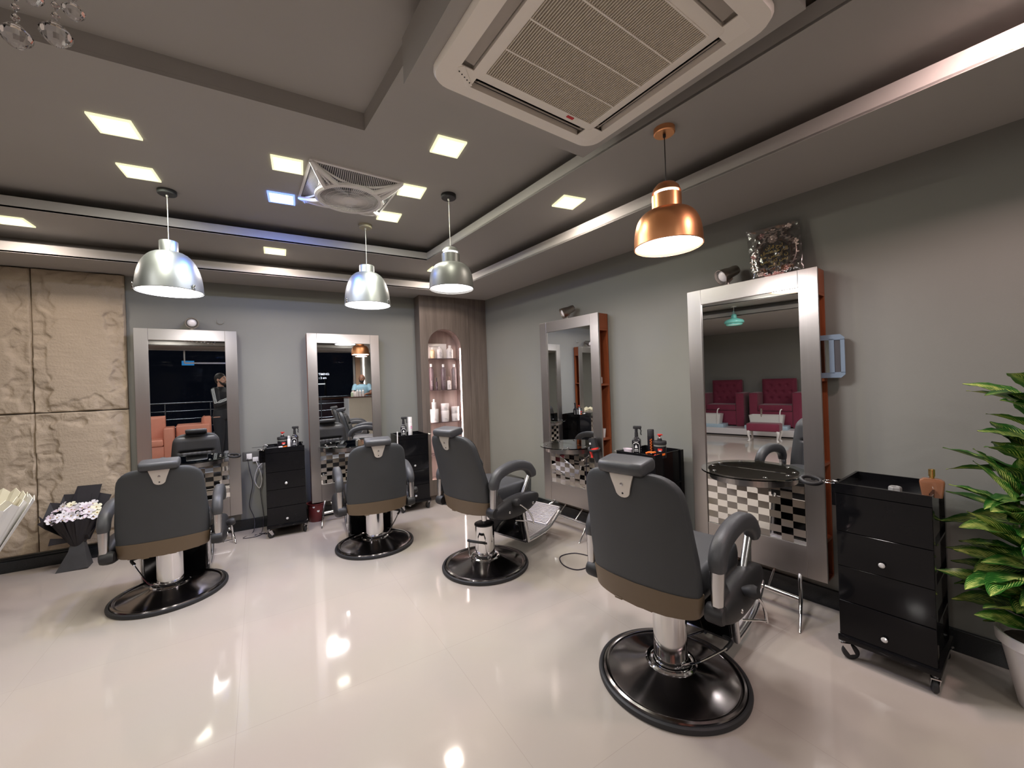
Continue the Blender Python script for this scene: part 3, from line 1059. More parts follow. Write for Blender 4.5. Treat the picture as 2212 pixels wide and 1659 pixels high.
    def front(u, v):
        h = 0.10+v*0.47
        w = (back_w(h)-0.012)
        x = (2*u-1)*w
        base = back_y(h)+0.040+0.045*(x/0.27)**2-0.008*(h/0.6)
        ex = 1-abs(2*u-1)**6
        ez = min(1, min(v, 1-v)*9)**0.5
        pad = 0.034*ex*ez
        if v < 0.60 and abs(2*u-1) < 0.62:
            pad += 0.008*abs(math.sin(PI*(2*u-1)/0.62*3))*min(1, (0.60-v)*14)*ez
        fold = math.exp(-((v-0.61)/0.022)**2)*(1 if abs(2*u-1) < 0.66 else math.exp(-((abs(2*u-1)-0.66)/0.08)**2))
        pad -= 0.026*fold
        side = math.exp(-((abs(2*u-1)-0.66)/0.03)**2)*(1 if v < 0.60 else 0)
        pad -= 0.008*side
        return (x, base+pad, h)
    mb.grid(front, 56, 44)
    up(mb, 'back_padding', M_LEA, smooth=60)
    # brown lower band
    mb = MB()
    rows = []
    for h, g in ((-0.004, -0.004), (0.0, 0.003), (0.006, 0.005), (0.084, 0.005), (0.089, 0.003), (0.089, -0.004)):
        rows.append([(x, y, z-0.018*(1-(x/0.27)**2)*(1 if h < 0.05 else 0)) for x, y, z in ring_at(h, g, 0.092)])
    mb.rings(rows)
    up(mb, 'back_band', M_BAND, smooth=50)
    mb = MB()
    for x in (-0.10, 0.05):
        mb.box(x-0.02, x+0.02, -RECL[0]+0.0, -RECL[0]+0.02, -0.024, -0.014, bev=0.003)
    up(mb, 'band_clip', M_BAND)
    # chrome plate for the headrest bracket
    def plate_pt(px, h):
        w = px
        ya = back_y(h)-(0.085-0.02*h/0.6)/2+0.045*(w/0.27)**2-0.002
        return ya
    mb = MB()
    zz_ = [0.614, 0.600, 0.580, 0.560, 0.540, 0.522, 0.510, 0.502, 0.496, 0.493]
    def pw(z):
        if z > 0.522:
            return 0.034+0.030*(z-0.522)/0.092
        return 0.034*math.sqrt(max(0.0, 1-((0.522-z)/0.0295)**2))+0.001
    vs, fs = [], []
    nx_ = 8
    for dy in (-0.0065, 0.0):
        for z in zz_:
            for i in range(nx_+1):
                x = pw(z)*(2*i/nx_-1)
                vs.append((x, plate_pt(x, min(z, 0.572))+dy, z))
    m_ = (nx_+1)*len(zz_)
    for j in range(len(zz_)-1):
        for i in range(nx_):
            q0 = j*(nx_+1)+i
            fs.append((q0, q0+1, q0+nx_+2, q0+nx_+1))
            fs.append((m_+q0, m_+q0+nx_+1, m_+q0+nx_+2, m_+q0+1))
        for i in (0, nx_):
            q0 = j*(nx_+1)+i
            fs.append((q0, q0+nx_+1, m_+q0+nx_+1, m_+q0))
    for j in (0, len(zz_)-1):
        for i in range(nx_):
            q0 = j*(nx_+1)+i
            fs.append((q0, q0+1, m_+q0+1, m_+q0))
    mb.raw(vs, fs)
    pobj = up(mb, 'head_bracket', M_PLATE, smooth=30)
    mb = MB(Matrix.Translation((0, plate_pt(0, 0.552)-0.006, 0.552)) @ Matrix.Rotation(R(90), 4, 'X'))
    mb.lathe([(0.0001, 0.0055), (0.007, 0.0045), (0.0085, 0.0)], 14)
    mb.build('bolt', M_CASTAL, pobj)
    mb = MB(Matrix.Translation((0, plate_pt(0, 0.512)-0.006, 0.512)) @ Matrix.Rotation(R(90), 4, 'X'))
    mb.lathe([(0.0001, 0.003), (0.004, 0.002), (0.005, 0.0)], 10)
    mb.build('bolt', M_BLKM, pobj)
    # headrest
    T = Matrix.Translation((0, back_y(0.6)+0.010, 0.632)) @ Matrix.Rotation(R(8), 4, 'X')
    mb = MB(T)
    rows = []
    for x, k in ((-0.110, 0.70), (-0.107, 0.88), (-0.098, 1.0), (-0.05, 1.03), (0, 1.04), (0.05, 1.03), (0.098, 1.0), (0.107, 0.88), (0.110, 0.70)):
        rows.append([(x, y*k, z*k) for y, z in rrect(0.135, 0.056, 0.024, 5)])
    mb.rings(rows)
    up(mb, 'headrest', M_LEA, smooth=50)
    mb = MB(); mb.box(-0.02, 0.02, back_y(0.58)-0.012, back_y(0.58)+0.008, 0.555, 0.62, bev=0.002)
    up(mb, 'headrest_post', M_CHROME)
    # --- arms on both sides
    for s in (-1, 1):
        X = s*0.312
        path = [(X, -0.188, 0.200), (X, -0.184, 0.245), (X, -0.150, 0.290), (X, -0.080, 0.318), (X, 0.02, 0.334), (X, 0.12, 0.328), (X, 0.205, 0.298), (X, 0.252, 0.250), (X, 0.262, 0.215)]
        pp = smoothpts(path, 4)
        L = len(pp)
        rad = [0.044*(0.86+0.14*min(1, i/3, (L-1-i)/3)) for i in range(L)]
        mb = MB(); mb.tube(pp, rad, sec=[(a_*1.0, b_*0.86) for a_, b_ in SQ])
        up(mb, 'armrest', M_LEA, smooth=50)
        # front strut
        mb = MB()
        mb.tube([(X-s*0.012, 0.246, 0.235), (X-s*0.012, 0.20, 0.165), (X-s*0.012, 0.140, 0.075)], [0.019, 0.0175, 0.0165], sec=SQ)
        mb.raw([(X-s*0.015, 0.265, 0.225), (X-s*0.015, 0.255, 0.075), (X-s*0.015, 0.15, 0.075), (X-s*0.015, 0.235, 0.215),
                (X-s*0.007, 0.265, 0.225), (X-s*0.007, 0.255, 0.075), (X-s*0.007, 0.15, 0.075), (X-s*0.007, 0.235, 0.215)],
               [(0, 1, 2, 3), (7, 6, 5, 4), (0, 4, 5, 1), (1, 5, 6, 2), (2, 6, 7, 3), (3, 7, 4, 0)])
        up(mb, 'arm_strut', M_CASTAL)
        # rear bracket
        mb = MB()
        mb.tube([(X, -0.190, 0.215), (X, -0.196, 0.15), (X, -0.202, 0.045)], [0.033, 0.030, 0.024], sec=SQ)
        mb.raw([(X-s*0.01, -0.185, 0.20), (X-s*0.01, -0.110, 0.10), (X-s*0.01, -0.085, 0.065), (X-s*0.01, -0.19, 0.03),
                (X+s*0.012, -0.185, 0.20), (X+s*0.012, -0.110, 0.10), (X+s*0.012, -0.085, 0.065), (X+s*0.012, -0.19, 0.03)],
               [(0, 1, 2, 3), (7, 6, 5, 4), (0, 4, 5, 1), (1, 5, 6, 2), (2, 6, 7, 3), (3, 7, 4, 0)])
        up(mb, 'arm_bracket', M_CASTAL)
        # side cover, lens-shaped
        mb = MB()
        rows = []
        N = 22
        for i in range(N+1):
            q = -1+2*i/N
            hh = 0.083*(max(0, 1-abs(q)**2.2))**0.75+0.0015
            th = 0.052*(max(0, 1-abs(q)**3))**0.6+0.002
            yc = 0.050+q*0.290
            zc = 0.028+q*0.012-0.006*math.cos(q*2)
            rows.append([(s*0.312+th*math.copysign(abs(math.cos(a))**0.75, math.cos(a)), yc, zc+hh*math.copysign(abs(math.sin(a))**0.8, math.sin(a))) for a in [2*PI*j/20 for j in range(20)]])
        mb.rings(rows)
        cov = up(mb, 'side_cover', M_BLKM, smooth=50)
        mb = MB(Matrix.Translation((s*0.30, -0.205, 0.026)) @ Matrix.Rotation(R(90), 4, 'Y'))
        mb.lathe([(0.036, -0.03), (0.040, -0.02), (0.040, 0.03), (0.034, 0.04)], 20)
        up(mb, 'cover_end', M_BLKM)
        for (y, z) in ((-0.075, 0.006), (0.205, 0.012)):
            mb = MB(Matrix.Translation((s*0.360, y, z)) @ Matrix.Rotation(s*R(90), 4, 'Y'))
            mb.lathe([(0.011, -0.006), (0.011, 0.004), (0.008, 0.008), (0.004, 0.008), (0.0035, 0.004)], 14)
            mb.build('screw', M_CHROME, cov)
    # recline lever
    s = 1
    mb = MB()
    mb.tube(smoothpts([(s*0.365, -0.03, 0.070), (s*0.385, 0.03, 0.040), (s*0.385, 0.135, -0.050), (s*0.384, 0.180, -0.140)], 4), 0.0065, n=8)
    mb.tube([(s*0.384, 0.178, -0.135), (s*0.37, 0.10, -0.105), (s*0.33, 0.02, -0.085)], 0.005, n=8)
    up(mb, 'recline_lever', M_CHROME)
    mb = MB(Matrix.Translation((s*0.362, -0.025, 0.072)) @ Matrix.Rotation(s*R(78), 4, 'Y'))
    mb.lathe([(0.018, -0.01), (0.026, 0.012), (0.030, 0.036), (0.022, 0.052), (0.001, 0.056)], 18)
    up(mb, 'recline_knob', M_RUB)
    # --- footrest
    fr_ = mbf = MB()
    for s in (-1, 1):
        mbf.tube(smoothpts([(s*0.205, 0.225, -0.03), (s*0.205, 0.262, -0.10), (s*0.205, 0.290, -0.24), (s*0.205, 0.315, -0.372)], 4), [0.019]*13, sec=SQ)
        mbf.tube(smoothpts([(s*0.205, 0.305, -0.366), (s*0.205, 0.46, -0.362), (s*0.205, 0.62, -0.338), (s*0.200, 0.76, -0.262), (s*0.195, 0.80, -0.235)], 4), 0.016, sec=SQ)
    mbf.box(-0.20, 0.20, 0.30, 0.325, -0.384, -0.352, bev=0.004)
    foot = up(mbf, 'footrest_frame', M_CASTAL)
    mb = MB()
    mb.raw([(-0.19, 0.245, -0.055), (0.19, 0.245, -0.055), (0.19, 0.298, -0.352), (-0.19, 0.298, -0.352),
            (-0.19, 0.215, -0.055), (0.19, 0.215, -0.055), (0.19, 0.268, -0.352), (-0.19, 0.268, -0.352)],
           [(0, 1, 2, 3), (7, 6, 5, 4), (0, 4, 5, 1), (1, 5, 6, 2), (2, 6, 7, 3), (3, 7, 4, 0)])
    mb.build('calf_panel', M_BLK, foot, smooth=0)
    def ribplate(y0, z0_, y1, z1_, w, name):
        d = Vector((0, y1-y0, z1_-z0_))
        L = d.length
        ang = math.atan2(z1_-z0_, y1-y0)
        T = Matrix.Translation((0, y0, z0_)) @ Matrix.Rotation(ang, 4, 'X')
        mb = MB(T)
        mb.box(-w, w, 0, L, -0.010, -0.006)
        mb.box(-w, -w+0.016, 0, L, -0.010, 0.006, bev=0.002)
        mb.box(w-0.016, w, 0, L, -0.010, 0.006, bev=0.002)
        mb.box(-w, w, 0, 0.014, -0.010, 0.006, bev=0.002)
        mb.box(-w, w, L-0.014, L, -0.010, 0.006, bev=0.002)
        k = int((L-0.03)/0.0165)
        for i in range(k):
            y = 0.022+i*0.0165
            mb.box(-w+0.018, w-0.018, y, y+0.0095, -0.007, 0.005, bev=0.0015)
        return mb.build(name, M_FOOT, foot)
    ribplate(0.325, -0.358, 0.625, -0.330, 0.190, 'lower_footplate')
    ribplate(0.615, -0.322, 0.845, -0.215, 0.180, 'upper_footplate')
    if stub:
        mb = MB(); mb.cyl((0, 0.46, -0.36), (0, 0.46, -0.425), 0.012)
        mb.cyl((0, 0.46, -0.42), (0, 0.46, -0.445), 0.020)
        mb.build('foot_stub', M_RUB, foot)
    return t
chairs = [
    ('grey barber chair nearest the camera, before the largest mirror station', (1.672, 1.379), 13.0, 0.490, R(-28), True, 0.30, 0.14, (0.300, 0.11)),
    ('grey barber chair facing the glass-top station beside the stone wall', (-0.749, 3.960), 92.5, 0.385, R(41.5), False, 0.30, 0.24, (0.225, 0.09)),
    ('grey barber chair facing the mirror station next to the corner column', (0.760, 4.023), 87.0, 0.395, R(-47), False, 0.30, 0.23, (0.285, 0.11)),
    ('raised grey barber chair turned sideways, its piston showing above the sleeve', (1.445, 3.027), 18.5, 0.515, R(196.5), True, 0.145, 0.245, (0.240, 0.165)),
]
for lb, (x, y), th, z0, la, stub, ll, lh, rc_ in chairs:
    c = make_chair(lb, z0, la, stub, True, ll, lh, rc_)
    c.location = (x, y, 0)
    c.rotation_euler = (0, 0, R(th-90))

# ================================================================== MIRROR STATIONS
def station(label, loc, rz, depth, width=0.82, holder=True):
    """local: x to the right when facing it, y into the wall, front plane y=0"""
    t = thing('mirror_station', label, 'mirror station', loc, rz, 'steel framed mirror stations')
    w = width/2
    st = 0.103
    zt, zb = 2.150, 0.210
    rail_t, glass_b, tile_b = 2.040, 0.800, 0.412
    # cabinet body of red-brown laminate, open niches on its right side
    mb = MB()
    y0, y1 = 0.016, depth
    mb.box(-w+0.004, w-0.13, y0, y1, zb, zt-0.004)
    mb.box(w-0.13, w-0.004, y1-0.012, y1, zb, zt-0.004)
    mb.box(w-0.13, w-0.004, y0, y0+0.012, zb, zt-0.004)
    for z in (zt-0.16, 1.455, 0.93, 0.46):
        mb.box(w-0.13, w-0.004, y0+0.012, y1-0.012, z-0.009, z+0.009)
    mb.box(w-0.13, w-0.004, y0+0.012, y1-0.012, zt-0.15, zt-0.004)
    mb.box(w-0.13, w-0.004, y0+0.012, y1-0.012, zb, zb+0.012)
    mb.build('side_cabinet', M_WOOD, t, smooth=0)
    for s in (-1, 1):
        mb = MB(); mb.box(min(s*w, s*(w-st)), max(s*w, s*(w-st)), 0, 0.018, zb, zt, bev=0.0015)
        mb.build('frame_stile', M_STEEL, t, smooth=0)
    mb = MB(); mb.box(-w+st+0.001, w-st-0.001, 0.0005, 0.018, rail_t, zt-0.0, bev=0.0015)
    mb.build('top_rail', M_STEELH, t, smooth=0)
    mb = MB(); mb.box(-w+st+0.001, w-st-0.001, 0.0005, 0.018, zb, tile_b, bev=0.0015)
    mb.build('bottom_panel', M_STEELH, t, smooth=0)
    mb = MB(); mb.box(-w+st, w-st, 0.012, 0.016, glass_b, rail_t)
    mb.build('mirror_glass', M_MIRROR, t, smooth=0)
    mb = MB(); mb.box(-w+st, w-st, 0.010, 0.016, tile_b, glass_b)
    mb.build('mosaic_panel', M_CHECK, t, smooth=0)
    # half-oval glass shelf
    a_, b_ = 0.312, 0.330
    zs = 0.850
    def half(ax, by, y0=0.010, n=40):
        return [(ax*math.cos(PI+PI*i/n), by*math.sin(PI+PI*i/n)+y0) for i in range(n+1)]
    mb = MB(); mb.prism(half(a_, b_), zs-0.010, zs, bev=0.0015)
    sh = mb.build('glass_shelf', M_GLASS, t, smooth=30)
    mb = MB(); mb.prism(half(a_*0.86, b_*0.84), zs-0.0135, zs-0.0105)
    mb.build('black_backing', M_BLK, sh, smooth=0)
    mb = MB()
    for x, y in ((-0.235, -0.045), (0.235, -0.045), (-0.155, -0.195), (0.155, -0.195)):
        mb.lathe([(0.013, zs), (0.013, zs+0.003), (0.009, zs+0.005), (0.001, zs+0.005)], 16, mtx=Matrix.Translation((x, y, 0)))
    mb.build('shelf_bolt', M_CHROME, sh)
    o = half(a_*0.84, b_*0.80)
    i_ = half(a_*0.84-0.006, b_*0.80-0.006)
    mb = MB()
    pl = o+list(reversed(i_))
    n_ = len(o)
    for k in range(n_-1):
        mb.raw([(o[k][0], o[k][1], zs-0.062), (o[k+1][0], o[k+1][1], zs-0.062), (i_[k+1][0], i_[k+1][1], zs-0.062), (i_[k][0], i_[k][1], zs-0.062),
                (o[k][0], o[k][1], zs-0.014), (o[k+1][0], o[k+1][1], zs-0.014), (i_[k+1][0], i_[k+1][1], zs-0.014), (i_[k][0], i_[k][1], zs-0.014)],
               [(0, 1, 2, 3), (7, 6, 5, 4), (0, 4, 5, 1), (1, 5, 6, 2), (2, 6, 7, 3), (3, 7, 4, 0)])
    mb.build('shelf_apron', M_STEELH, sh, smooth=60)
    # chrome legs and foot bar
    for s in (-1, 1):
        mb = MB()
        mb.tube(smoothpts([(s*0.262, 0.05, 0.215), (s*0.270, -0.01, 0.205), (s*0.300, -0.11, 0.14), (s*0.326, -0.21, 0.07), (s*0.345, -0.295, 0.0)], 5), [0.013]*9+[0.013-0.0007*i for i in range(12)], n=10)
        mb.build('leg', M_CHROME, t)
        mb = MB(); mb.cyl((s*0.115, -0.09, 0.112), (s*0.115, 0.05, 0.215), 0.008, n=10)
        mb.build('bar_support', M_CHROME, t)
    mb = MB(); mb.tube([(-0.305, -0.115, 0.112), (-0.115, -0.10, 0.112), (0.115, -0.10, 0.112), (0.305, -0.115, 0.112)], 0.015, n=12)
    mb.build('foot_bar', M_CHROME, t)
    if holder:
        # black dryer holder ring on the right-hand stile
        mb = MB(Matrix.Translation((w-0.055, -0.055, 0.845)) @ Matrix.Rotation(R(8), 4, 'Y'))
        ringp = [(0.050*math.cos(a), 0.050*math.sin(a), 0.01*math.sin(a)) for a in [2*PI*i/24 for i in range(24)]]
        mb.tube(ringp, 0.011, sec=SQ, closed=True)
        mb.tube([(0, 0.045, 0.0), (0, 0.056, 0.0)], 0.012, sec=SQ)
        mb.box(0.045, 0.062, -0.012, 0.012, -0.008, 0.006, bev=0.003)
        mb.build('dryer_holder', M_BLKM, t)
    return t
m1c = (-0.775, 5.125)
s1 = station('mirror station beside the stone wall, reflecting the salmon sofa', (-0.775, 5.125, 0), R(4.0), 0.122, 0.812)
s2 = station('mirror station between two black trolleys on the far wall', (0.692, 5.125, 0), R(2.6), 0.130, 0.802)
rzB = R(-81.642)
p = B(2.975, 2.972)
s3 = station('mirror station on the slanted wall near the corner, open laminate shelves on its side', (p.x, p.y, 0), rzB, 0.150, 0.825)
p = B(1.240, 2.972)
s4 = station('largest looking mirror station, with the wrapped plaque standing on top', (p.x, p.y, 0), rzB, 0.150, 0.825)

def spot(label, st_, lx, ly=0.05, yaw=0, pitch=35, zt=2.150):
    m = Matrix.Translation(st_.location) @ Matrix.Rotation(st_.rotation_euler.z, 4, 'Z')
    q = m @ Vector((lx, ly, zt))
    t = thing('spot_lamp', label, 'spotlight', q, st_.rotation_euler.z, 'chrome spot lamps on the mirror tops')
    mb = MB(); mb.lathe([(0.024, 0.0), (0.024, 0.008), (0.008, 0.012), (0.006, 0.03)], 20)
    mb.tube([(0, 0, 0.02), (0.03, 0.0, 0.045), (0.0, 0.01, 0.062)], 0.006, n=8)
    mb.build('lamp_base', M_STEEL, t)
    T = Matrix.Translation((0, 0.0, 0.085)) @ Matrix.Rotation(R(yaw), 4, 'Z') @ Matrix.Rotation(R(90+pitch), 4, 'X') @ Matrix.Scale(1.18, 4)
    mb = MB(T)
    mb.lathe([(0.001, -0.07), (0.028, -0.068), (0.032, -0.05), (0.033, -0.01), (0.040, 0.0), (0.047, 0.055), (0.043, 0.055), (0.030, 0.0), (0.001, -0.01)], 28, cap=False)
    mb.build('lamp_head', mat('satin_nickel', (0.46, 0.42, 0.38), 0.28, 1.0), t)
    mb = MB(T); mb.ball((0, 0, 0.030), 0.034, seg=20, sc=(1, 1, 0.75))
    mb.build('bulb', mat('frosted_bulb', (0.80, 0.74, 0.74), 0.2, emit=(1, 0.93, 0.93), estr=0.15), t)
    return t
spot('small satin spotlight on the mirror beside the stone wall', s1, 0.03, yaw=8, pitch=18)
spot('small satin spotlight on the mirror near the room corner, tilted down', s3, -0.03, yaw=-28, pitch=25)
spot('small satin spotlight beside the wrapped plaque', s4, -0.13, yaw=-28, pitch=25)
# ================================================================== TROLLEYS
M_KNOB = mat('crystal_knob', (0.75, 0.75, 0.75), 0.08, 0.4, noise=0.25, nscale=200)
def trolley(label, loc, rz, ring=-1, pocket=False):
    """local: x right, y into the wall, origin on the floor under its middle"""
    t = thing('salon_trolley', label, 'trolley', loc, rz, 'black gloss drawer trolleys')
    w, d = 0.178, 0.195
    zb, zt = 0.125, 0.920
    mb = MB(); mb.box(-w-0.006, w+0.012, -d-0.012, d+0.004, 0.100, zb+0.008, bev=0.006)
    mb.build('base_board', M_BLK, t)
    mb = MB()
    mb.box(-w, -w+0.012, -d+0.008, d, zb, zt)
    mb.box(-w+0.012, w-0.0, d-0.010, d, zb, zt)
    mb.box(w-0.012, w, -d+0.008, -d+0.05, zb, zt)
    mb.box(w-0.012, w, d-0.04, d-0.010, zb, zt)
    mb.box(w-0.016, w-0.010, -d+0.05, d-0.04, zb, zt)
    for z in (0.31, 0.49, 0.67):
        mb.box(w-0.012, w-0.001, -d+0.05, d-0.04, z-0.006, z+0.006)
    mb.box(-w+0.012, w-0.012, -d+0.016, d-0.010, 0.870, 0.880)
    mb.box(-w, w, -d, -d+0.008, 0.870, zt)
    mb.build('carcass', M_BLK, t, smooth=0)
    zs = [0.868, 0.672, 0.492, 0.312, zb+0.004]
    for k in range(4):
        mb = MB(); mb.box(-w+0.001, w-0.001, -d+(0.003 if k == 2 else 0.0), -d+0.014, zs[k+1]+0.0015, zs[k]-0.0015, bev=0.0015)
        dr = mb.build('drawer', M_BLK, t, smooth=0)
        if k in (1, 3):
            T = Matrix.Translation((0.0, -d, zs[k+1]+0.058)) @ Matrix.Rotation(R(90), 4, 'X')
            mb = MB(T); mb.lathe([(0.005, 0.0), (0.005, 0.008), (0.012, 0.012), (0.013, 0.017), (0.008, 0.022), (0.001, 0.023)], 10)
            mb.build('knob', M_KNOB, dr, smooth=0)
    for sx in (-1, 1):
        for sy in (-1, 1):
            x, y = sx*(w-0.012), sy*(d-0.02)
            a = R(35*sx+20*sy)
            T = Matrix.Translation((x, y, 0)) @ Matrix.Rotation(a, 4, 'Z')
            mb = MB(T)
            mb.cyl((0, 0, 0.085), (0, 0, 0.101), 0.011)
            mb.box(-0.018, 0.018, -0.020, 0.022, 0.079, 0.086, bev=0.002)
            for q in (-1, 1):
                mb.raw([(q*0.0165, -0.018, 0.082), (q*0.0165, 0.020, 0.082), (q*0.0165, 0.040, 0.034), (q*0.0165, 0.018, 0.028),
                        (q*0.0135, -0.018, 0.082), (q*0.0135, 0.020, 0.082), (q*0.0135, 0.040, 0.034), (q*0.0135, 0.018, 0.028)],
                       [(0, 1, 2, 3), (7, 6, 5, 4), (0, 4, 5, 1), (1, 5, 6, 2), (2, 6, 7, 3), (3, 7, 4, 0)])
            cs = mb.build('caster', M_CASTAL, t)
            mb = MB(T @ Matrix.Translation((0, 0.026, 0.037)) @ Matrix.Rotation(R(90), 4, 'Y'))
            mb.lathe([(0.014, -0.012), (0.031, -0.012), (0.037, -0.007), (0.037, 0.007), (0.031, 0.012), (0.014, 0.012)], 28)
            mb.build('wheel', M_RUB, cs)
    if ring:
        x = ring*(w+0.036)
        mb = MB(Matrix.Translation((x, -d+0.075, 0.906)))
        mb.tube([(0.034*math.cos(a), 0.034*math.sin(a), 0) for a in [2*PI*i/28 for i in range(28)]], 0.0035, n=8, closed=True)
        mb.cyl((-ring*0.034, 0, 0), (-ring*0.040, 0, 0), 0.004)
        mb.build('holder_ring', M_CHROME, t)
    if pocket:
        x = -w-0.030
        mb = MB()
        for (x0, x1, y0, y1) in ((x-0.028, x+0.028, -0.03, -0.027), (x-0.028, x+0.028, 0.08, 0.083), (x-0.028, x-0.025, -0.03, 0.083), (x+0.025, x+0.028, -0.03, 0.083)):
            mb.box(x0, x1, y0, y1, 0.76, 0.885)
        mb.box(x-0.028, x+0.028, -0.03, 0.083, 0.757, 0.762)
        mb.build('side_pocket', M_BLK, t, smooth=0)
    return t
t1p = (0.040, 4.985); t2p = (1.388, 4.985); t3p = B(1.95, 2.845); t4p = B(0.503, 2.805)
trolley('black gloss trolley between the two far mirror stations, jar and spray bottle on it', (*t1p, 0), R(0), ring=-1, pocket=True)
trolley('black gloss trolley beside the niche column, white spray can on it', (*t2p, 0), R(1), ring=1)
trolley('black gloss trolley between the two stations on the slanted wall', (t3p.x, t3p.y, 0), RB, ring=-1)
trolley('largest looking black gloss trolley, in front of the potted plant', (t4p.x, t4p.y, 0), RB, ring=-1, pocket=True)

# ---- small goods ---------------------------------------------------
ZT = 0.8808
M_LBL = mat('label_white', (0.75, 0.75, 0.74), 0.5)
M_RED = mat('red_plastic', (0.75, 0.05, 0.04), 0.4)
M_ORG = mat('orange_label', (0.85, 0.17, 0.02), 0.5)
M_PINK = mat('pink_label', (0.85, 0.10, 0.45), 0.5)
M_SHINY = mat('black_bottle', (0.012, 0.011, 0.014), 0.22)
def spray_bottle(label, loc, rz, s=1.0):
    t = thing('spray_bottle', label, 'spray bottle', loc, rz)
    w = 0.032*s
    mb = MB()
    rows = []
    for z, k in ((0, 0.93), (0.006, 1), (0.118*s, 1), (0.128*s, 0.94), (0.142*s, 0.55), (0.150*s, 0.40), (0.158*s, 0.38)):
        rows.append([(x, y, z) for x, y in rrect(2*w*k, 2*w*k*(1.0 if k > .9 else 1), 0.008*k, 3)])
    mb.rings(rows)
    mb.build('bottle', M_SHINY, t)
    mb = MB()
    mb.cyl((0, 0, 0.156*s), (0, 0, 0.185*s), 0.014*s, 0.013*s)
    mb.cyl((0, 0, 0.183*s), (0, 0, 0.215*s), 0.011*s, 0.012*s)
    mb.box(-0.024*s, 0.040*s, -0.011*s, 0.011*s, 0.212*s, 0.236*s, bev=0.006)
    mb.build('spray_head', M_BLKM, t)
    mb = MB(); mb.tube(smoothpts([(0.028*s, 0, 0.214*s), (0.036*s, 0, 0.200*s), (0.033*s, 0, 0.178*s), (0.038*s, 0, 0.165*s)], 4), 0.0045, sec=SQ)
    mb.build('trigger', M_BLKM, t)
    # printed label: arch, house-shaped mark and lines on the front, script marks on the side
    y = -w-0.0006
    mb = MB()
    def strip(pts, r):
        for i in range(len(pts)-1):
            a, b = Vector(pts[i]), Vector(pts[i+1])
            d = (b-a).normalized(); n = Vector((-d.y, d.x))*r
            q = [a+n, b+n, b-n, a-n]
            mb.raw([(p_.x, y, p_.y) for p_ in q], [(0, 1, 2, 3)])
    strip([(-0.020*s, 0.098*s), (-0.010*s, 0.106*s), (0, 0.108*s), (0.010*s, 0.106*s), (0.020*s, 0.098*s)], 0.0028*s)
    strip([(-0.018*s, 0.116*s), (0.018*s, 0.116*s)], 0.0008*s)
    mb.raw([(-0.011*s, y, 0.066*s), (0.011*s, y, 0.066*s), (0.007*s, y, 0.082*s), (0.003*s, y, 0.086*s), (0, y, 0.094*s), (-0.003*s, y, 0.086*s), (-0.007*s, y, 0.082*s)], [tuple(range(7))])
    strip([(-0.014*s, 0.054*s), (0.014*s, 0.054*s)], 0.0022*s)
    strip([(-0.016*s, 0.046*s), (0.016*s, 0.046*s)], 0.0010*s)
    strip([(-0.016*s, 0.040*s), (0.016*s, 0.040*s)], 0.0010*s)
    for xx in (-0.024*s, 0.024*s):
        strip([(xx, 0.030*s), (xx, 0.095*s)], 0.0012*s)
    mb.build('label_print', M_LBL, t, smooth=0, recalc=False)
    mb = MB()
    X = w+0.0006
    for zc, ww in ((0.098, 0.016), (0.078, 0.014), (0.058, 0.014), (0.040, 0.012)):
        for k in range(4):
            yy = -ww/2+k*ww/3.4
            mb.raw([(X, (yy)*s, (zc-0.005)*s), (X, (yy+0.0028)*s, (zc-0.005)*s), (X, (yy+0.0034)*s, (zc+0.005-k % 2*0.003)*s), (X, (yy+0.0004)*s, (zc+0.004)*s)], [(0, 1, 2, 3)])
    mb.build('side_print', M_LBL, t, smooth=0, recalc=False)
    return t
def gel_jar(label, loc, rz):
    t = thing('gel_jar', label, 'jar', loc, rz)
    mb = MB(); mb.lathe([(0.043, 0), (0.047, 0.004), (0.048, 0.086), (0.046, 0.092)], 36)
    mb.build('jar_body', M_SHINY, t)
    mb = MB(); mb.lathe([(0.0465, 0.0925), (0.0470, 0.108)], 36)
    mb.build('neck_band', mat('jar_neck', (0.22, 0.23, 0.20), 0.2, noise=0.2), t)
    mb = MB(); mb.lathe([(0.049, 0.106), (0.050, 0.110), (0.050, 0.128), (0.047, 0.132), (0.018, 0.133), (0.016, 0.150), (0.009, 0.152)], 36)
    mb.build('lid', M_BLKM, t)
    mb = MB(); mb.cyl((0, 0, 0.150), (0, 0, 0.165), 0.0045)
    mb.build('pump_stem', M_WHITE, t)
    mb = MB(); mb.lathe([(0.006, 0.162), (0.008, 0.170), (0.016, 0.178), (0.016, 0.184), (0.001, 0.185)], 14)
    mb.box(-0.004, 0.022, -0.005, 0.005, 0.174, 0.183, bev=0.002)
    mb.build('pump_cap', M_RED, t)
    # label print wrapped on the front: red lettering block and an orange swoosh
    def patch(a0, a1, z0, z1, m, nm, skew=0.0):
        mb = MB(); r = 0.0487
        n = 8
        vs = []
        for i in range(n+1):
            a = R(a0+(a1-a0)*i/n)
            for z in (z0+skew*i/n, z1+skew*i/n):
                vs.append((r*math.cos(a), r*math.sin(a), z))
        mb.raw(vs, [(2*i, 2*i+2, 2*i+3, 2*i+1) for i in range(n)])
        return mb.build(nm, m, t, smooth=60, recalc=False)
    patch(-118, -80, 0.060, 0.078, M_RED, 'label_print')
    patch(-110, -88, 0.056, 0.064, M_LBL, 'skull_mark')
    patch(-128, -50, 0.018, 0.034, M_ORG, 'label_swoosh', 0.010)
    return t
def wpos(m, x, y, z=ZT):
    return (m[0]+x, m[1]+y, z)
gel_jar('black gel jar with red pump on the trolley between the far mirrors', (0.020, 4.93, ZT), R(20))
spray_bottle('black spray bottle on the trolley between the far mirrors', (0.135, 4.93, ZT), R(-12), 1.0)
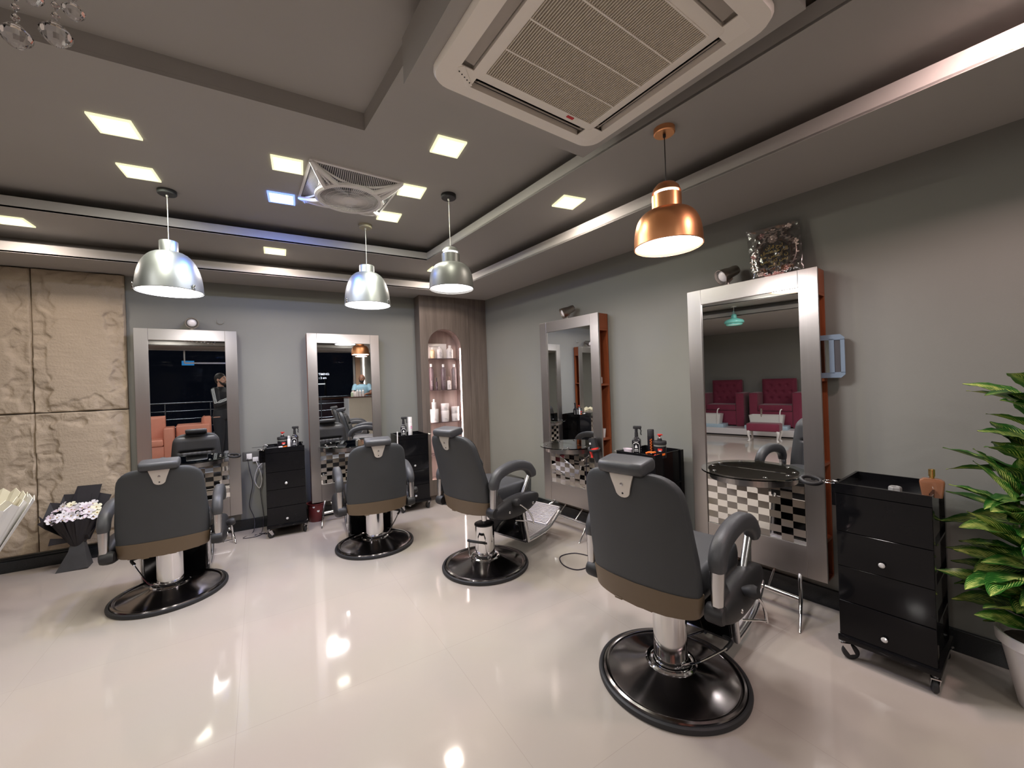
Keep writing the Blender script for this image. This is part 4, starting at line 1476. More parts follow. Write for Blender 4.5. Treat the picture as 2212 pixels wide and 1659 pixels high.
t = thing('lotion_bottle', 'slim white bottle between black jar and spray bottle', 'bottle', (0.078, 4.89, ZT))
mb = MB(); mb.lathe([(0.014, 0), (0.0155, 0.003), (0.0155, 0.105), (0.011, 0.115)], 24); mb.build('bottle', M_WHITE, t)
mb = MB(); mb.lathe([(0.0125, 0.112), (0.0125, 0.136), (0.005, 0.142)], 20); mb.build('cap', mat('grey_white_cap', (0.6, 0.6, 0.6), 0.4), t)
t = thing('hair_clipper', 'black hair clipper lying on the trolley beside the black gel jar', 'hair clipper', (-0.060, 4.90, ZT), R(12))
mb = MB(); mb.tube([(-0.085, 0, 0.020), (-0.05, 0, 0.022), (0.03, 0, 0.022), (0.060, 0, 0.020)], [0.014, 0.019, 0.020, 0.015], sec=SQ); mb.build('clipper_body', M_BLKM, t)
mb = MB(); mb.box(-0.104, -0.082, -0.019, 0.019, 0.012, 0.026, bev=0.002); mb.build('blade', M_CHROME, t)
t = thing('hair_comb', 'black comb sticking out over the edge of the trolley', 'comb', (-0.155, 4.92, 0.9275), R(4))
mb = MB(); mb.box(-0.10, 0.10, -0.010, 0.004, 0, 0.003, bev=0.001)
for i in range(34):
    mb.box(-0.02+i*0.0034, -0.0185+i*0.0034, -0.026, -0.010, 0.0005, 0.0025)
mb.build('comb_body', M_BLKM, t, smooth=0)
t = thing('small_box', 'small white box at the front edge of the trolley top', 'box', (0.0, 4.845, ZT), R(5))
mb = MB(); mb.box(-0.018, 0.018, -0.012, 0.012, 0, 0.045, bev=0.001); mb.build('carton', M_WHITE, t)

spray_bottle('black spray bottle beside the white spray can with a pink dot', (1.300, 4.90, ZT), R(-15), 1.08)
def spray_can(label, loc, r, h, m_body, m_cap, cap_h, name='spray_can'):
    t = thing(name, label, 'spray can', loc)
    mb = MB(); mb.lathe([(r*0.9, 0), (r, 0.004), (r, h-cap_h-0.006), (r*0.93, h-cap_h)], 32); mb.build('can_body', m_body, t)
    mb = MB(); mb.lathe([(r*0.97, h-cap_h-0.002), (r*0.97, h-0.008), (r*0.85, h-0.001), (0.001, h)], 32); mb.build('cap', m_cap, t)
    return t
c = spray_can('tall white spray can with a pink dot on the trolley by the niche', (1.375, 4.88, ZT), 0.026, 0.250, M_WHITE, M_WHITE, 0.07)
mb = MB(Matrix.Rotation(R(18), 4, 'Z'))
vs = [(0, -0.0263, 0.125)]
for i in range(20):
    a = 2*PI*i/20
    u = 0.015*math.cos(a)
    vs.append((0.0263*math.sin(u/0.026), -0.0263*math.cos(u/0.026), 0.125+0.015*math.sin(a)))
mb.raw(vs, [(0, i+1, (i+1) % 20+1) for i in range(20)])
mb.build('pink_dot', M_PINK, c, smooth=60, recalc=False)
t = thing('white_stick', 'thin white stick standing at the edge of the trolley by the niche', 'stick', (1.196, 4.800, 0.800))
mb = MB(); mb.cyl((0, 0, 0), (0.003, 0, 0.16), 0.0065, n=12); mb.cyl((0.003, 0, 0.16), (0.003, 0, 0.172), 0.009, n=12)
mb.build('stick_body', M_WHITE, t)
mb = MB(); mb.box(0.0, 0.016, -0.004, 0.004, 0.03, 0.036); mb.build('holding_clip', M_CHROME, t)

q = B(2.000, 2.745)
spray_bottle('black spray bottle on the trolley behind the nearest chair', (q.x, q.y, ZT), RB+R(28), 1.02)
q = B(1.905, 2.80)
c = spray_can('tall black spray can with vertical orange lettering', (q.x, q.y, ZT), 0.0265, 0.215, M_SHINY, M_BLKM, 0.05)
lt = text_mesh('STYLIST', 0.022, 0.0002, M_ORG, c, (0, 0, 0), (0, 0, 0), 'lettering', bold=0.0008)
dirc = Vector((-q.x, -q.y, 0)).normalized()
ang = math.atan2(dirc.y, dirc.x)
lt.location = (dirc.x*0.0272, dirc.y*0.0272, 0.090)
lt.rotation_euler = (Matrix.Rotation(ang+PI/2, 4, 'Z') @ Matrix.Rotation(PI/2, 4, 'X') @ Matrix.Rotation(-PI/2, 4, 'Z')).to_euler()
bpy.data.objects.remove(lt)
# vertical orange bar of stacked letters, too small to read in the photo
mb = MB(Matrix.Rotation(ang+PI/2, 4, 'Z'))
random.seed(3)
for i in range(9):
    z = 0.050+i*0.0105
    mb.box(-0.007, 0.007, -0.0278, -0.0262, z, z+0.0028)
    mb.box(-0.007 if i % 2 else 0.003, -0.003 if i % 2 else 0.007, -0.0278, -0.0262, z+0.0028, z+0.009)
mb.build('lettering', M_ORG, c, smooth=0)
mb = MB(Matrix.Rotation(ang+PI/2, 4, 'Z'))
mb.lathe([(0.001, -0.0005), (0.010, -0.0005), (0.010, 0.0005), (0.001, 0.0005)], 18, mtx=Matrix.Translation((0, -0.0272, 0.034)) @ Matrix.Rotation(R(90), 4, 'X'))
mb.build('round_mark', M_LBL, c)
q = B(1.820, 2.79)
gel_jar('black gel jar with red pump and orange swoosh behind the nearest chair', (q.x, q.y, ZT), ang+PI/2+R(8))
q = B(2.075, 2.74)
t = thing('soap_dish', 'pale oval dish on the trolley behind the nearest chair', 'dish', (q.x, q.y, ZT+0.0), RB)
mb = MB(Matrix.Diagonal((1.5, 0.9, 1, 1))); mb.lathe([(0.022, 0), (0.030, 0.030), (0.034, 0.050), (0.031, 0.050), (0.026, 0.032), (0.001, 0.028)], 32, cap=False)
mb.build('dish_body', mat('pale_lilac', (0.72, 0.62, 0.68), 0.3), t)
q = B(1.842, 2.70)
t = thing('orange_clip', 'orange plastic clip in front of the black gel jar', 'clip', (q.x, q.y, ZT+0.040), RB)
mb = MB(); mb.tube(smoothpts([(-0.04, 0, 0.0), (-0.015, 0, 0.010), (0.02, 0, 0.012), (0.04, 0, 0.018)], 4), 0.008, sec=SQ); mb.build('clip_jaw', M_ORG, t)
mb = MB(); mb.tube([(-0.035, 0.004, -0.034), (0.02, 0.004, -0.020), (0.04, 0.004, -0.004)], 0.006, sec=SQ); mb.build('clip_jaw', M_RED, t)

q = B(0.345, 2.785)
t = thing('perfume_bottle', 'amber perfume bottle with gold cap on the nearest trolley', 'bottle', (q.x, q.y, ZT), RB+R(5))
mb = MB()
rows = []
for z, w_ in ((0, 0.034), (0.004, 0.036), (0.070, 0.044), (0.080, 0.042), (0.088, 0.030), (0.090, 0.010)):
    rows.append([(x, y, z) for x, y in rrect(2*w_, 0.040, 0.008, 3)])
mb.rings(rows)
mb.build('flacon', mat('amber_glass', (0.27, 0.12, 0.065), 0.08, spec=0.8, noise=0.15, nscale=25), t)
mb = MB(); mb.lathe([(0.009, 0.088), (0.009, 0.098), (0.012, 0.100), (0.012, 0.132), (0.010, 0.134)], 20)
mb.build('gold_cap', mat('gold', (0.85, 0.60, 0.22), 0.18, 1.0), t)
q = B(0.470, 2.74)
t = thing('glass_ashtray', 'small clear glass block on the nearest trolley', 'glass block', (q.x, q.y, ZT), RB+R(20))
mb = MB(); mb.lathe([(0.020, 0), (0.026, 0.006), (0.026, 0.030), (0.022, 0.036), (0.014, 0.034), (0.010, 0.012), (0.001, 0.010)], 6, cap=False)
mb.build('glass_body', mat('milky_glass', (0.75, 0.76, 0.75), 0.05, trans=0.6, noise=0.1), t, smooth=0)

# ---- hair dryer in its holder on the station near the corner
def unit_pt(st_, x, y, z):
    return Matrix.Translation(st_.location) @ Matrix.Rotation(st_.rotation_euler.z, 4, 'Z') @ Vector((x, y, z))
q = unit_pt(s3, 0.362, -0.055, 0.865)
t = thing('hair_dryer', 'red and black hair dryer hanging in the station holder', 'hair dryer', q, rzB)
T = Matrix.Rotation(R(-16), 4, 'Y')
mb = MB(T)
mb.lathe([(0.030, 0.085), (0.037, 0.080), (0.038, 0.020), (0.036, -0.010), (0.036, -0.012)], 28)
mb.build('motor_housing', M_BLKM, t)
mb = MB(T); mb.lathe([(0.001, 0.0875), (0.029, 0.0865), (0.030, 0.080)], 28); mb.build('intake_screen', mat('intake_mesh', (0.20, 0.18, 0.17), 0.6, bump=1.0, bscale=500), t)
mb = MB(T); mb.lathe([(0.037, -0.012), (0.0375, -0.030), (0.037, -0.035)], 28); mb.build('red_band', M_RED, t)
mb = MB(T @ Matrix.Translation((-0.028, -0.01, -0.02)))
mb.tube(smoothpts([(0.0, 0, 0.0), (-0.012, 0, -0.03), (-0.020, 0, -0.075)], 5), [0.012+0.012*math.sin(PI*min(1, (i+2)/9)) for i in range(11)], n=14)
mb.build('red_handle', M_RED, t)
mb = MB(T); mb.lathe([(0.037, -0.036), (0.030, -0.070), (0.022, -0.130), (0.019, -0.150)], 24); mb.build('nozzle', M_BLKM, t)
mb = MB(T @ Matrix.Rotation(R(-110), 4, 'Z')); mb.box(0.036, 0.0385, -0.014, 0.014, 0.028, 0.046); mb.build('white_sticker', M_LBL, t, smooth=0)
def cable(label, pts, r, m, k=6, name='power_cable'):
    mb = MB(); mb.tube(smoothpts(pts, k), r, n=6)
    return tag(mb.build(name, m, smooth=60), label, 'cable')
a = unit_pt(s3, 0.31, -0.07, 0.84)
b1 = unit_pt(s3, 0.255, -0.055, 0.70); b2 = unit_pt(s3, 0.235, -0.035, 0.45); b3 = unit_pt(s3, 0.26, -0.03, 0.25); b4 = unit_pt(s3, 0.35, -0.20, 0.08)
f = [B(2.33, 2.62, 0.004), B(2.25, 2.42, 0.004), B(2.27, 2.29, 0.004), B(2.40, 2.27, 0.004), B(2.53, 2.36, 0.004), B(2.50, 2.50, 0.004), B(2.36, 2.56, 0.004), B(2.20, 2.62, 0.004), B(2.05, 2.95, 0.02)]
M_CAB = mat('black_cable', (0.02, 0.016, 0.03), 0.45)
cable('dark cable falling from the red hair dryer and looping on the floor', [a, b1, b2, b3, b4]+f, 0.0045, M_CAB)

# hand mirror hanging at the side of the near station
q = unit_pt(s4, 0.288, 0.075, 1.598)
t = thing('hand_mirror', 'blue-grey rectangular hand mirror sticking out of the near station side shelf', 'hand mirror', q, rzB+R(4))
mb = MB(Matrix.Rotation(R(90), 4, 'X'))
W_, H_ = 0.225, 0.265
o_ = rrect(W_, H_, 0.03, 6)
# frame with a mirror window and a handle slot
n_ = len(o_)
mb.prism([(-W_/2, -H_/2+0.02), (-W_/2+0.02, -H_/2), (W_/2-0.02, -H_/2), (W_/2, -H_/2+0.02), (W_/2, -H_/2+0.035), (-W_/2, -H_/2+0.028)], -0.007, 0.007)
mb.prism([(-W_/2, H_/2-0.028), (W_/2, H_/2-0.035), (W_/2, H_/2-0.02), (W_/2-0.02, H_/2), (-W_/2+0.02, H_/2), (-W_/2, H_/2-0.02)], -0.007, 0.007)
mb.box(-W_/2, -W_/2+0.016, -H_/2+0.02, H_/2-0.02, -0.007, 0.007)
mb.box(W_/2-0.020, W_/2, -H_/2+0.03, H_/2-0.03, -0.007, 0.007)
mb.box(W_/2-0.075, W_/2-0.050, -H_/2+0.026, H_/2-0.026, -0.007, 0.007)
mb.build('mirror_frame', mat('blue_grey_plastic', (0.20, 0.27, 0.36), 0.35), t, loc=(W_/2, 0, 0))
mb = MB(); mb.box(-W_/2+0.014, W_/2-0.072, -0.003, 0.003, -H_/2+0.024, H_/2-0.024)
mb.build('mirror_glass', M_MIRROR, t, loc=(W_/2, 0, 0), smooth=0)
mb = MB(); mb.box(W_/2-0.052, W_/2-0.018, -0.002, 0.002, -H_/2+0.024, H_/2-0.024)
mb.build('slot_backing', mat('dark_slot', (0.07, 0.07, 0.08), 0.6), t, loc=(W_/2, 0, 0), smooth=0)

# things on the open side shelves of the corner-side station
q = unit_pt(s3, 0.355, 0.08, 0.9405)
t = thing('white_cup', 'white cup on the open side shelf above the hair dryer', 'cup', q, 0)
mb = MB(); mb.lathe([(0.026, 0), (0.036, 0.085), (0.033, 0.085), (0.024, 0.006), (0.001, 0.006)], 24, cap=False); mb.build('cup_body', M_WHITE, t)
q = unit_pt(s3, 0.355, 0.07, 1.4655)
t = thing('glass_bottle', 'small clear bottle on the open side shelf, near mid height', 'bottle', q, 0)
mb = MB(); mb.lathe([(0.020, 0), (0.024, 0.004), (0.024, 0.06), (0.010, 0.075), (0.010, 0.088)], 20); mb.build('bottle', mat('pale_glass', (0.65, 0.66, 0.66), 0.08, spec=0.8), t)
for lb, st_, zz in (('dark product bottle on the side shelf of the station by the niche', s2, 1.4655),):
    q = unit_pt(st_, 0.34, 0.06, zz)
    t = thing('glass_bottle', lb, 'bottle', q, 0)
    mb = MB(); mb.lathe([(0.020, 0), (0.022, 0.004), (0.022, 0.11), (0.009, 0.13), (0.009, 0.15)], 20); mb.build('bottle', M_SHINY, t)
    mb = MB(); mb.lathe([(0.0225, 0.02), (0.0225, 0.07)], 20, cap=False); mb.build('label_print', M_RED, t)

# dryer on the first station, seen edge-on as a black paddle
# sockets and cables on the back wall
t = thing('wall_socket', 'white double wall socket with plugs beside the first mirror station', 'wall socket', (-0.270, YA-0.001, 0.785))
mb = MB(); mb.box(-0.055, -0.005, -0.010, 0, -0.022, 0.040, bev=0.003); mb.box(0.0, 0.055, -0.028, 0, -0.050, -0.002, bev=0.006)
mb.build('socket_plate', M_WHITE, t)
t = thing('cable_trunking', 'dark grey strip on the wall at socket height', 'cable strip', (-0.2, YA-0.001, 0.80))
mb = MB(); mb.box(-0.16, 0.05, -0.006, 0, -0.05, 0.045, bev=0.002); mb.build('strip_plate', mat('dark_strip', (0.10, 0.10, 0.095), 0.5), t)
cable('white cable looping down the wall beside the drawer trolley', [(-0.235, YA-0.03, 0.735), (-0.20, YA-0.035, 0.62), (-0.19, YA-0.03, 0.52), (-0.215, YA-0.03, 0.44), (-0.255, YA-0.03, 0.53), (-0.225, YA-0.04, 0.66), (-0.165, YA-0.06, 0.74), (-0.170, YA-0.12, 0.86), (-0.150, 5.10, 0.925), (-0.12, 5.00, 0.928)], 0.0045, M_WHITE)
cable('black cable hanging from the wall socket to the floor', [(-0.315, YA-0.02, 0.775), (-0.30, YA-0.03, 0.65), (-0.275, YA-0.028, 0.5), (-0.30, YA-0.03, 0.36), (-0.31, YA-0.03, 0.25), (-0.27, YA-0.05, 0.12), (-0.28, YA-0.15, 0.004), (-0.36, YA-0.30, 0.004), (-0.25, YA-0.33, 0.004), (-0.17, YA-0.26, 0.004), (-0.15, YA-0.31, 0.004), (-0.22, YA-0.24, 0.004)], 0.0035, M_CAB)
cable('thin black cable on the wall close to the drawer trolley', [(-0.175, YA-0.02, 0.75), (-0.18, YA-0.025, 0.6), (-0.205, YA-0.025, 0.45), (-0.20, YA-0.025, 0.3), (-0.185, YA-0.03, 0.12), (-0.20, YA-0.2, 0.004), (-0.26, YA-0.27, 0.004)], 0.003, M_CAB)
# ceiling hook mark on wall
mb = MB(); mb.tube(smoothpts([(-0.03, 0, 0.02), (-0.028, -0.004, -0.01), (0, -0.006, -0.022), (0.028, -0.004, -0.01), (0.03, 0, 0.02)], 5), 0.0022, n=6)
tag(mb.build('wall_hook', M_CASTAL, loc=(-0.52, YA-0.004, 2.26)), 'small metal hook on the wall above the first mirror station', 'hook')

# waste bin
t = thing('waste_bin', 'dark red plastic waste bin under the second mirror station', 'bin', (0.335, 5.165, 0))
M_BIN = mat('dark_red_plastic', (0.16, 0.028, 0.030), 0.3)
mb = MB(); mb.lathe([(0.075, 0), (0.077, 0.003), (0.093, 0.195), (0.100, 0.200), (0.100, 0.208), (0.088, 0.205), (0.072, 0.006), (0.001, 0.006)], 36, cap=False); mb.build('bin_body', M_BIN, t)
for a, z, r in ((-110, 0.175, 0.012), (-80, 0.125, 0.014)):
    rad = 0.091+0.0006-(0.195-z)*0.08
    mb = MB(Matrix.Rotation(R(a), 4, 'Z') @ Matrix.Translation((rad, 0, z)) @ Matrix.Rotation(R(90), 4, 'Y'))
    mb.lathe([(0.001, 0.002), (r, 0.001), (r, -0.002)], 16); mb.build('round_sticker', M_LBL, t)

# low case by the corner
q = B(3.98, 2.88)
t = thing('low_case', 'low black case by the slanted wall, seen under the chair armrest', 'case', (q.x, q.y, 0), RB)
mb = MB(); mb.box(-0.14, 0.14, -0.15, 0.15, 0, 0.33, bev=0.006); mb.build('case_body', M_BLK, t)
mb = MB(); mb.box(-0.14, 0.14, -0.155, 0.15, 0.331, 0.345, bev=0.004); mb.build('case_lid', M_BLK, t)
q = B(4.02, 2.80)
t = thing('cream_pot', 'tiny white pot standing on the low black case', 'pot', (q.x, q.y, 0.345))
mb = MB(); mb.lathe([(0.018, 0), (0.020, 0.003), (0.020, 0.05), (0.012, 0.06)], 20); mb.build('pot_body', M_WHITE, t)

# ---- goods in the niche
M_PACK = mat('white_pack', (0.78, 0.72, 0.70), 0.35)
M_MAUVE = mat('mauve_bottle', (0.13, 0.09, 0.10), 0.2)
def print_lines(mb, r, z0, rows, a0=-120, a1=-70):
    for i in range(rows):
        z = z0+i*0.011
        aa = a1-(i % 3)*8
        vs = []
        n = 4
        for k in range(n+1):
            a = R(a0+(aa-a0)*k/n)
            for zz in (z, z+0.0035):
                vs.append(((r+0.0004)*math.cos(a), (r+0.0004)*math.sin(a), zz))
        mb.raw(vs, [(2*k, 2*k+2, 2*k+3, 2*k+1) for k in range(n)])
M_TXT = mat('grey_print', (0.28, 0.25, 0.26), 0.6)
def bottle(label, x, y, z, r, h, m, capm, cap_h, shoulder=0.02, name='product_bottle', cat='bottle', rows=4):
    t = thing(name, label, cat, (x, y, z), 0, 'products in the arched niche')
    mb = MB(); mb.lathe([(r*0.92, 0), (r, 0.004), (r, h-cap_h-shoulder), (r*0.42, h-cap_h)], 28); mb.build('bottle', m, t)
    mb = MB(); mb.lathe([(r*0.45, h-cap_h-0.001), (r*0.47, h-0.002), (r*0.30, h)], 20); mb.build('cap', capm, t)
    if rows:
        mb = MB(); print_lines(mb, r, h*0.16, rows); mb.build('label_print', M_TXT, t, smooth=60, recalc=False)
    return t
YN = YC+0.10
z1_ = SHZ[0]+0.004
t = thing('product_box', 'cream carton lying upright at the back of the top niche shelf', 'box', (1.875, YN+0.065, z1_), 0, 'products in the arched niche')
mb = MB(); mb.box(-0.135, 0.135, -0.018, 0.018, 0, 0.205, bev=0.002); mb.build('carton', M_PACK, t)
mb = MB(); mb.box(-0.11, 0.05, -0.0188, -0.0180, 0.16, 0.168); mb.build('label_print', M_TXT, t, smooth=0)
bottle('amber and white bottle, first on the top niche shelf', 1.790, YN-0.01, z1_, 0.030, 0.150, mat('amber_white', (0.80, 0.56, 0.34), 0.3), M_PACK, 0.03)
bottle('white bottle in the middle of the top niche shelf', 1.890, YN-0.01, z1_, 0.042, 0.160, M_PACK, M_PACK, 0.02, rows=6)
bottle('white bottle with round cap at the end of the top niche shelf', 2.035, YN-0.005, z1_, 0.045, 0.180, M_PACK, M_PACK, 0.03, 0.03, rows=6)
z2_ = SHZ[1]+0.004
bottle('tall mauve bottle near the edge of the second niche shelf', 1.765, YN, z2_, 0.032, 0.350, M_MAUVE, M_WHITE, 0.04, 0.03, rows=7)
bottle('small dark bottle with black cap on the second niche shelf', 1.830, YN-0.02, z2_, 0.015, 0.165, mat('dark_mauve', (0.08, 0.05, 0.06), 0.2), M_BLKM, 0.05, 0.01, rows=2)
bottle('tall mauve bottle in the middle of the second niche shelf', 1.935, YN, z2_, 0.032, 0.345, M_MAUVE, M_WHITE, 0.04, 0.03, rows=7)
bottle('short pale bottle between the tall mauve ones', 2.008, YN-0.01, z2_, 0.027, 0.175, M_PACK, mat('brown_cap', (0.25, 0.16, 0.14), 0.3), 0.05, 0.01)
bottle('tall dark bottle with spray nozzle on the second niche shelf', 2.090, YN, z2_, 0.034, 0.345, mat('grey_mauve', (0.17, 0.13, 0.13), 0.2), M_WHITE, 0.04, 0.03, rows=7)
z3_ = SHZ[2]+0.004
def tub(label, x, y, z, r, h):
    t = thing('product_tub', label, 'tub', (x, y, z), 0, 'products in the arched niche')
    mb = MB(); mb.lathe([(r*0.95, 0), (r, 0.004), (r, h*0.62)], 32); mb.build('tub_body', M_PACK, t)
    mb = MB(); mb.lathe([(r*1.03, h*0.62), (r*1.03, h-0.004), (r*0.98, h)], 32); mb.build('lid', M_PACK, t)
    mb = MB(); print_lines(mb, r, h*0.14, 3); mb.build('label_print', M_TXT, t, smooth=60, recalc=False)
tub('wide white tub under the slim one on the third niche shelf', 1.785, YN-0.01, z3_, 0.056, 0.175)
t = bottle('slim white bottle standing on the wide tub', 1.785, YN-0.01, z3_+0.175, 0.030, 0.135, M_PACK, M_PACK, 0.04, 0.004, rows=4)
tub('white tub below its twin in the middle of third niche shelf', 1.938, YN-0.01, z3_, 0.053, 0.150)
tub('white tub stacked on top in the middle of third niche shelf', 1.938, YN-0.01, z3_+0.150, 0.054, 0.095)
tub('lower of the two squat white tubs by the niche light', 2.085, YN-0.01, z3_, 0.052, 0.100)
tub('upper of the two squat white tubs by the niche light', 2.085, YN-0.01, z3_+0.100, 0.053, 0.095)

# ---- bouquets ------------------------------------------------------
def paper_cone(mb, base, tip_r, top_r, h, lean, a0, a1, zoff, m=None, seed=0):
    """a folded sheet wrapped partway around an upright cone"""
    random.seed(seed)
    n = 6
    vs = []
    for j, (q, k) in enumerate(((0.0, 0.0), (0.45, 0.45), (1.0, 1.0))):
        for i in range(n+1):
            a = R(a0+(a1-a0)*i/n)
            r = tip_r+(top_r-tip_r)*k
            z = h*q+(zoff*(1 if i % 2 else 0.4) if j == 2 else 0)
            vs.append((base[0]+r*math.cos(a)+lean[0]*q, base[1]+r*math.sin(a)+lean[1]*q, base[2]+z))
    fs = []
    for j in range(2):
        for i in range(n):
            fs.append((j*(n+1)+i, j*(n+1)+i+1, (j+1)*(n+1)+i+1, (j+1)*(n+1)+i))
    mb.raw(vs, fs, m)
def flower(mb, c, r, m_pet, m_mid, seed, n=5):
    random.seed(seed)
    ax = Vector((random.uniform(-0.7, 0.7), random.uniform(-1.0, -0.2), random.uniform(0.5, 1.1))).normalized()
    T = Matrix.Translation(c) @ ax.to_track_quat('Z', 'Y').to_matrix().to_4x4()
    for k in range(n):
        a = 2*PI*k/n+seed
        vs = []
        for (u, w_, z_) in ((0.08, 0.05, 0), (0.45, 0.34, 0.16), (0.8, 0.38, 0.30), (1.0, 0.16, 0.22)):
            vs += [Vector((u*r, -w_*r, z_*r)), Vector((u*r, 0, z_*r-0.06*r)), Vector((u*r, w_*r, z_*r))]
        Rm_ = Matrix.Rotation(a, 4, 'Z')
        fs = []
        for j in range(3):
            for i in range(2):
                fs.append((j*3+i, j*3+i+1, (j+1)*3+i+1, (j+1)*3+i))
        mb.raw([Rm_ @ v for v in vs], fs, m_pet, T)
    mb.ball((0, 0, 0.10*r), 0.13*r, m_mid, 8, T)
M_BPAP = mat('black_paper', (0.022, 0.020, 0.024), 0.6, noise=0.2)
M_BPAP2 = mat('dark_grey_paper', (0.060, 0.060, 0.062), 0.6, noise=0.2)
def two_sided_solid(o, th=0.003):
    md = o.modifiers.new('thickness', 'SOLIDIFY')
    md.thickness = th
    return o
bq = thing('flower_bouquet', 'bouquet of white and lilac flowers in black paper on the floor', 'bouquet', (-1.580, 5.045, 0))
mb = MB()
# lower skirt
mb.raw([(-0.125, -0.07, 0.0), (0.085, -0.09, 0.008), (0.075, 0.06, 0.0), (-0.05, 0.07, 0.0),
        (-0.050, -0.045, 0.16), (0.060, -0.05, 0.17), (0.050, 0.04, 0.17), (-0.04, 0.04, 0.16),
        (-0.035, -0.035, 0.235), (0.045, -0.038, 0.24), (0.04, 0.03, 0.24), (-0.03, 0.03, 0.24)],
       [(0, 1, 5, 4), (1, 2, 6, 5), (2, 3, 7, 6), (3, 0, 4, 7), (4, 5, 9, 8), (5, 6, 10, 9), (6, 7, 11, 10), (7, 4, 8, 11)])
two_sided_solid(mb.build('paper_skirt', M_BPAP2, bq, smooth=0))
mb = MB()
for i in range(5):
    paper_cone(mb, (0, 0, 0.19), 0.035, 0.155+0.012*(i % 2), 0.24, (0.0, 0.0), 180+i*36-6, 180+i*36+42, 0.03, seed=i)
two_sided_solid(mb.build('paper_front', M_BPAP, bq, smooth=0))
mb = MB()
for i, (cx_, w_, zt_, zl) in enumerate(((-0.125, 0.14, 0.60, -0.02), (-0.02, 0.18, 0.655, 0.0), (0.055, 0.16, 0.715, 0.01), (0.135, 0.12, 0.645, -0.03))):
    yb_ = 0.09+0.012*i
    xb = cx_*0.25
    mb.raw([(xb-0.03, 0.02+0.01*i, 0.22), (xb+0.03, 0.02+0.01*i, 0.22), (cx_+w_/2, yb_, zt_-0.03+zl), (cx_-w_/2, yb_, zt_-0.015)], [(0, 1, 2, 3)])
    mb.raw([(xb-0.03, 0.02+0.01*i, 0.22), (cx_-w_/2, yb_, zt_-0.015), (cx_-w_/2-0.03, yb_-0.07, zt_-0.16)], [(0, 1, 2)])
mb.raw([(-0.04, 0, 0.24), (-0.225, -0.02, 0.50), (-0.205, -0.05, 0.455), (-0.225, -0.05, 0.44), (-0.17, -0.09, 0.40)], [(0, 1, 2, 3, 4)])
mb.raw([(0.04, 0, 0.24), (0.205, -0.02, 0.56), (0.19, -0.08, 0.42)], [(0, 1, 2)])
two_sided_solid(mb.build('paper_back', M_BPAP, bq, smooth=0))
mb = MB()
mb.raw([(-0.02, -0.03, 0.27), (-0.14, -0.09, 0.31), (-0.155, -0.085, 0.25), (-0.05, -0.03, 0.24)], [(0, 1, 2, 3)])
mb.raw([(0.02, -0.03, 0.27), (0.09, -0.09, 0.30), (0.10, -0.085, 0.265), (0.04, -0.03, 0.24)], [(0, 1, 2, 3)])
mb.ball((0, -0.035, 0.26), 0.028, seg=8)
two_sided_solid(mb.build('ribbon', M_BPAP, bq, smooth=0))
M_PW = mat('white_petal', (0.78, 0.76, 0.80), 0.5, noise=0.05)
M_PL = mat('lilac_petal', (0.72, 0.62, 0.72), 0.5, noise=0.08)
M_PY = mat('cream_petal', (0.82, 0.80, 0.62), 0.5, noise=0.05)
M_PM = mat('flower_middle', (0.45, 0.30, 0.12), 0.6)
random.seed(11)
k = 0
for row, (yy, zz, n, wid) in enumerate(((-0.095, 0.435, 8, 0.135), (-0.055, 0.470, 8, 0.135), (-0.01, 0.505, 7, 0.120), (0.03, 0.535, 5, 0.09))):
    for i in range(n):
        x = -wid+2*wid*i/(n-1)+random.uniform(-0.01, 0.01)
        mb = MB()
        flower(mb, Vector((x, yy+random.uniform(-0.01, 0.01), zz+random.uniform(-0.012, 0.012)+0.01*math.cos(x*10))), random.uniform(0.034, 0.044), random.choice([M_PW, M_PW, M_PL, M_PY]), M_PM, 20+k, 5)
        mb.build('blossom', None, bq, smooth=60, recalc=False)
        k += 1
mb = MB(); mb.lathe([(0.03, 0.20), (0.125, 0.425), (0.06, 0.46), (0.001, 0.47)], 16, cap=False)
mb.build('greenery', mat('bouquet_green', (0.05, 0.07, 0.03), 0.7, noise=0.4), bq)

M_CPAP = mat('cream_paper', (0.80, 0.76, 0.62), 0.55, noise=0.05)
M_WPAP = mat('white_paper', (0.82, 0.81, 0.78), 0.55, noise=0.03)
bq = thing('flower_bouquet', 'bouquet wrapped in cream and white paper at the left picture edge', 'bouquet', (-1.93, 4.05, 0))
for j, (mm, r_, z_, sd) in enumerate(((M_WPAP, 0.40, 0.0, 1), (M_CPAP, 0.37, 0.03, 2))):
    mb = MB()
    for i in range(9):
        paper_cone(mb, (0, 0, 0.03+z_), 0.04, r_-0.012*(i % 3), 0.74+0.02*(i % 2), (0.04, -0.02), i*40, i*40+48, 0.05, seed=sd*10+i)
    two_sided_solid(mb.build('paper_sheet', mm, bq, smooth=0))
mb = MB(); mb.lathe([(0.03, 0.1), (0.20, 0.55), (0.1, 0.60), (0.001, 0.62)], 18, cap=False); mb.build('greenery', mat('bouquet_green', (0.05, 0.07, 0.03), 0.7), bq)
for i in range(12):
    a = i*2.4; r = 0.05+0.012*i
    mb = MB(); flower(mb, Vector((0.03+r*math.cos(a), r*math.sin(a), 0.64-0.2*r)), 0.045, M_PY if i % 2 else M_PL, M_PM, 60+i)
    mb.build('blossom', None, bq, smooth=60, recalc=False)
mb = MB(); mb.lathe([(0.10, 0.0), (0.07, 0.05), (0.045, 0.10), (0.06, 0.13)], 20); mb.build('paper_foot', M_WPAP, bq)

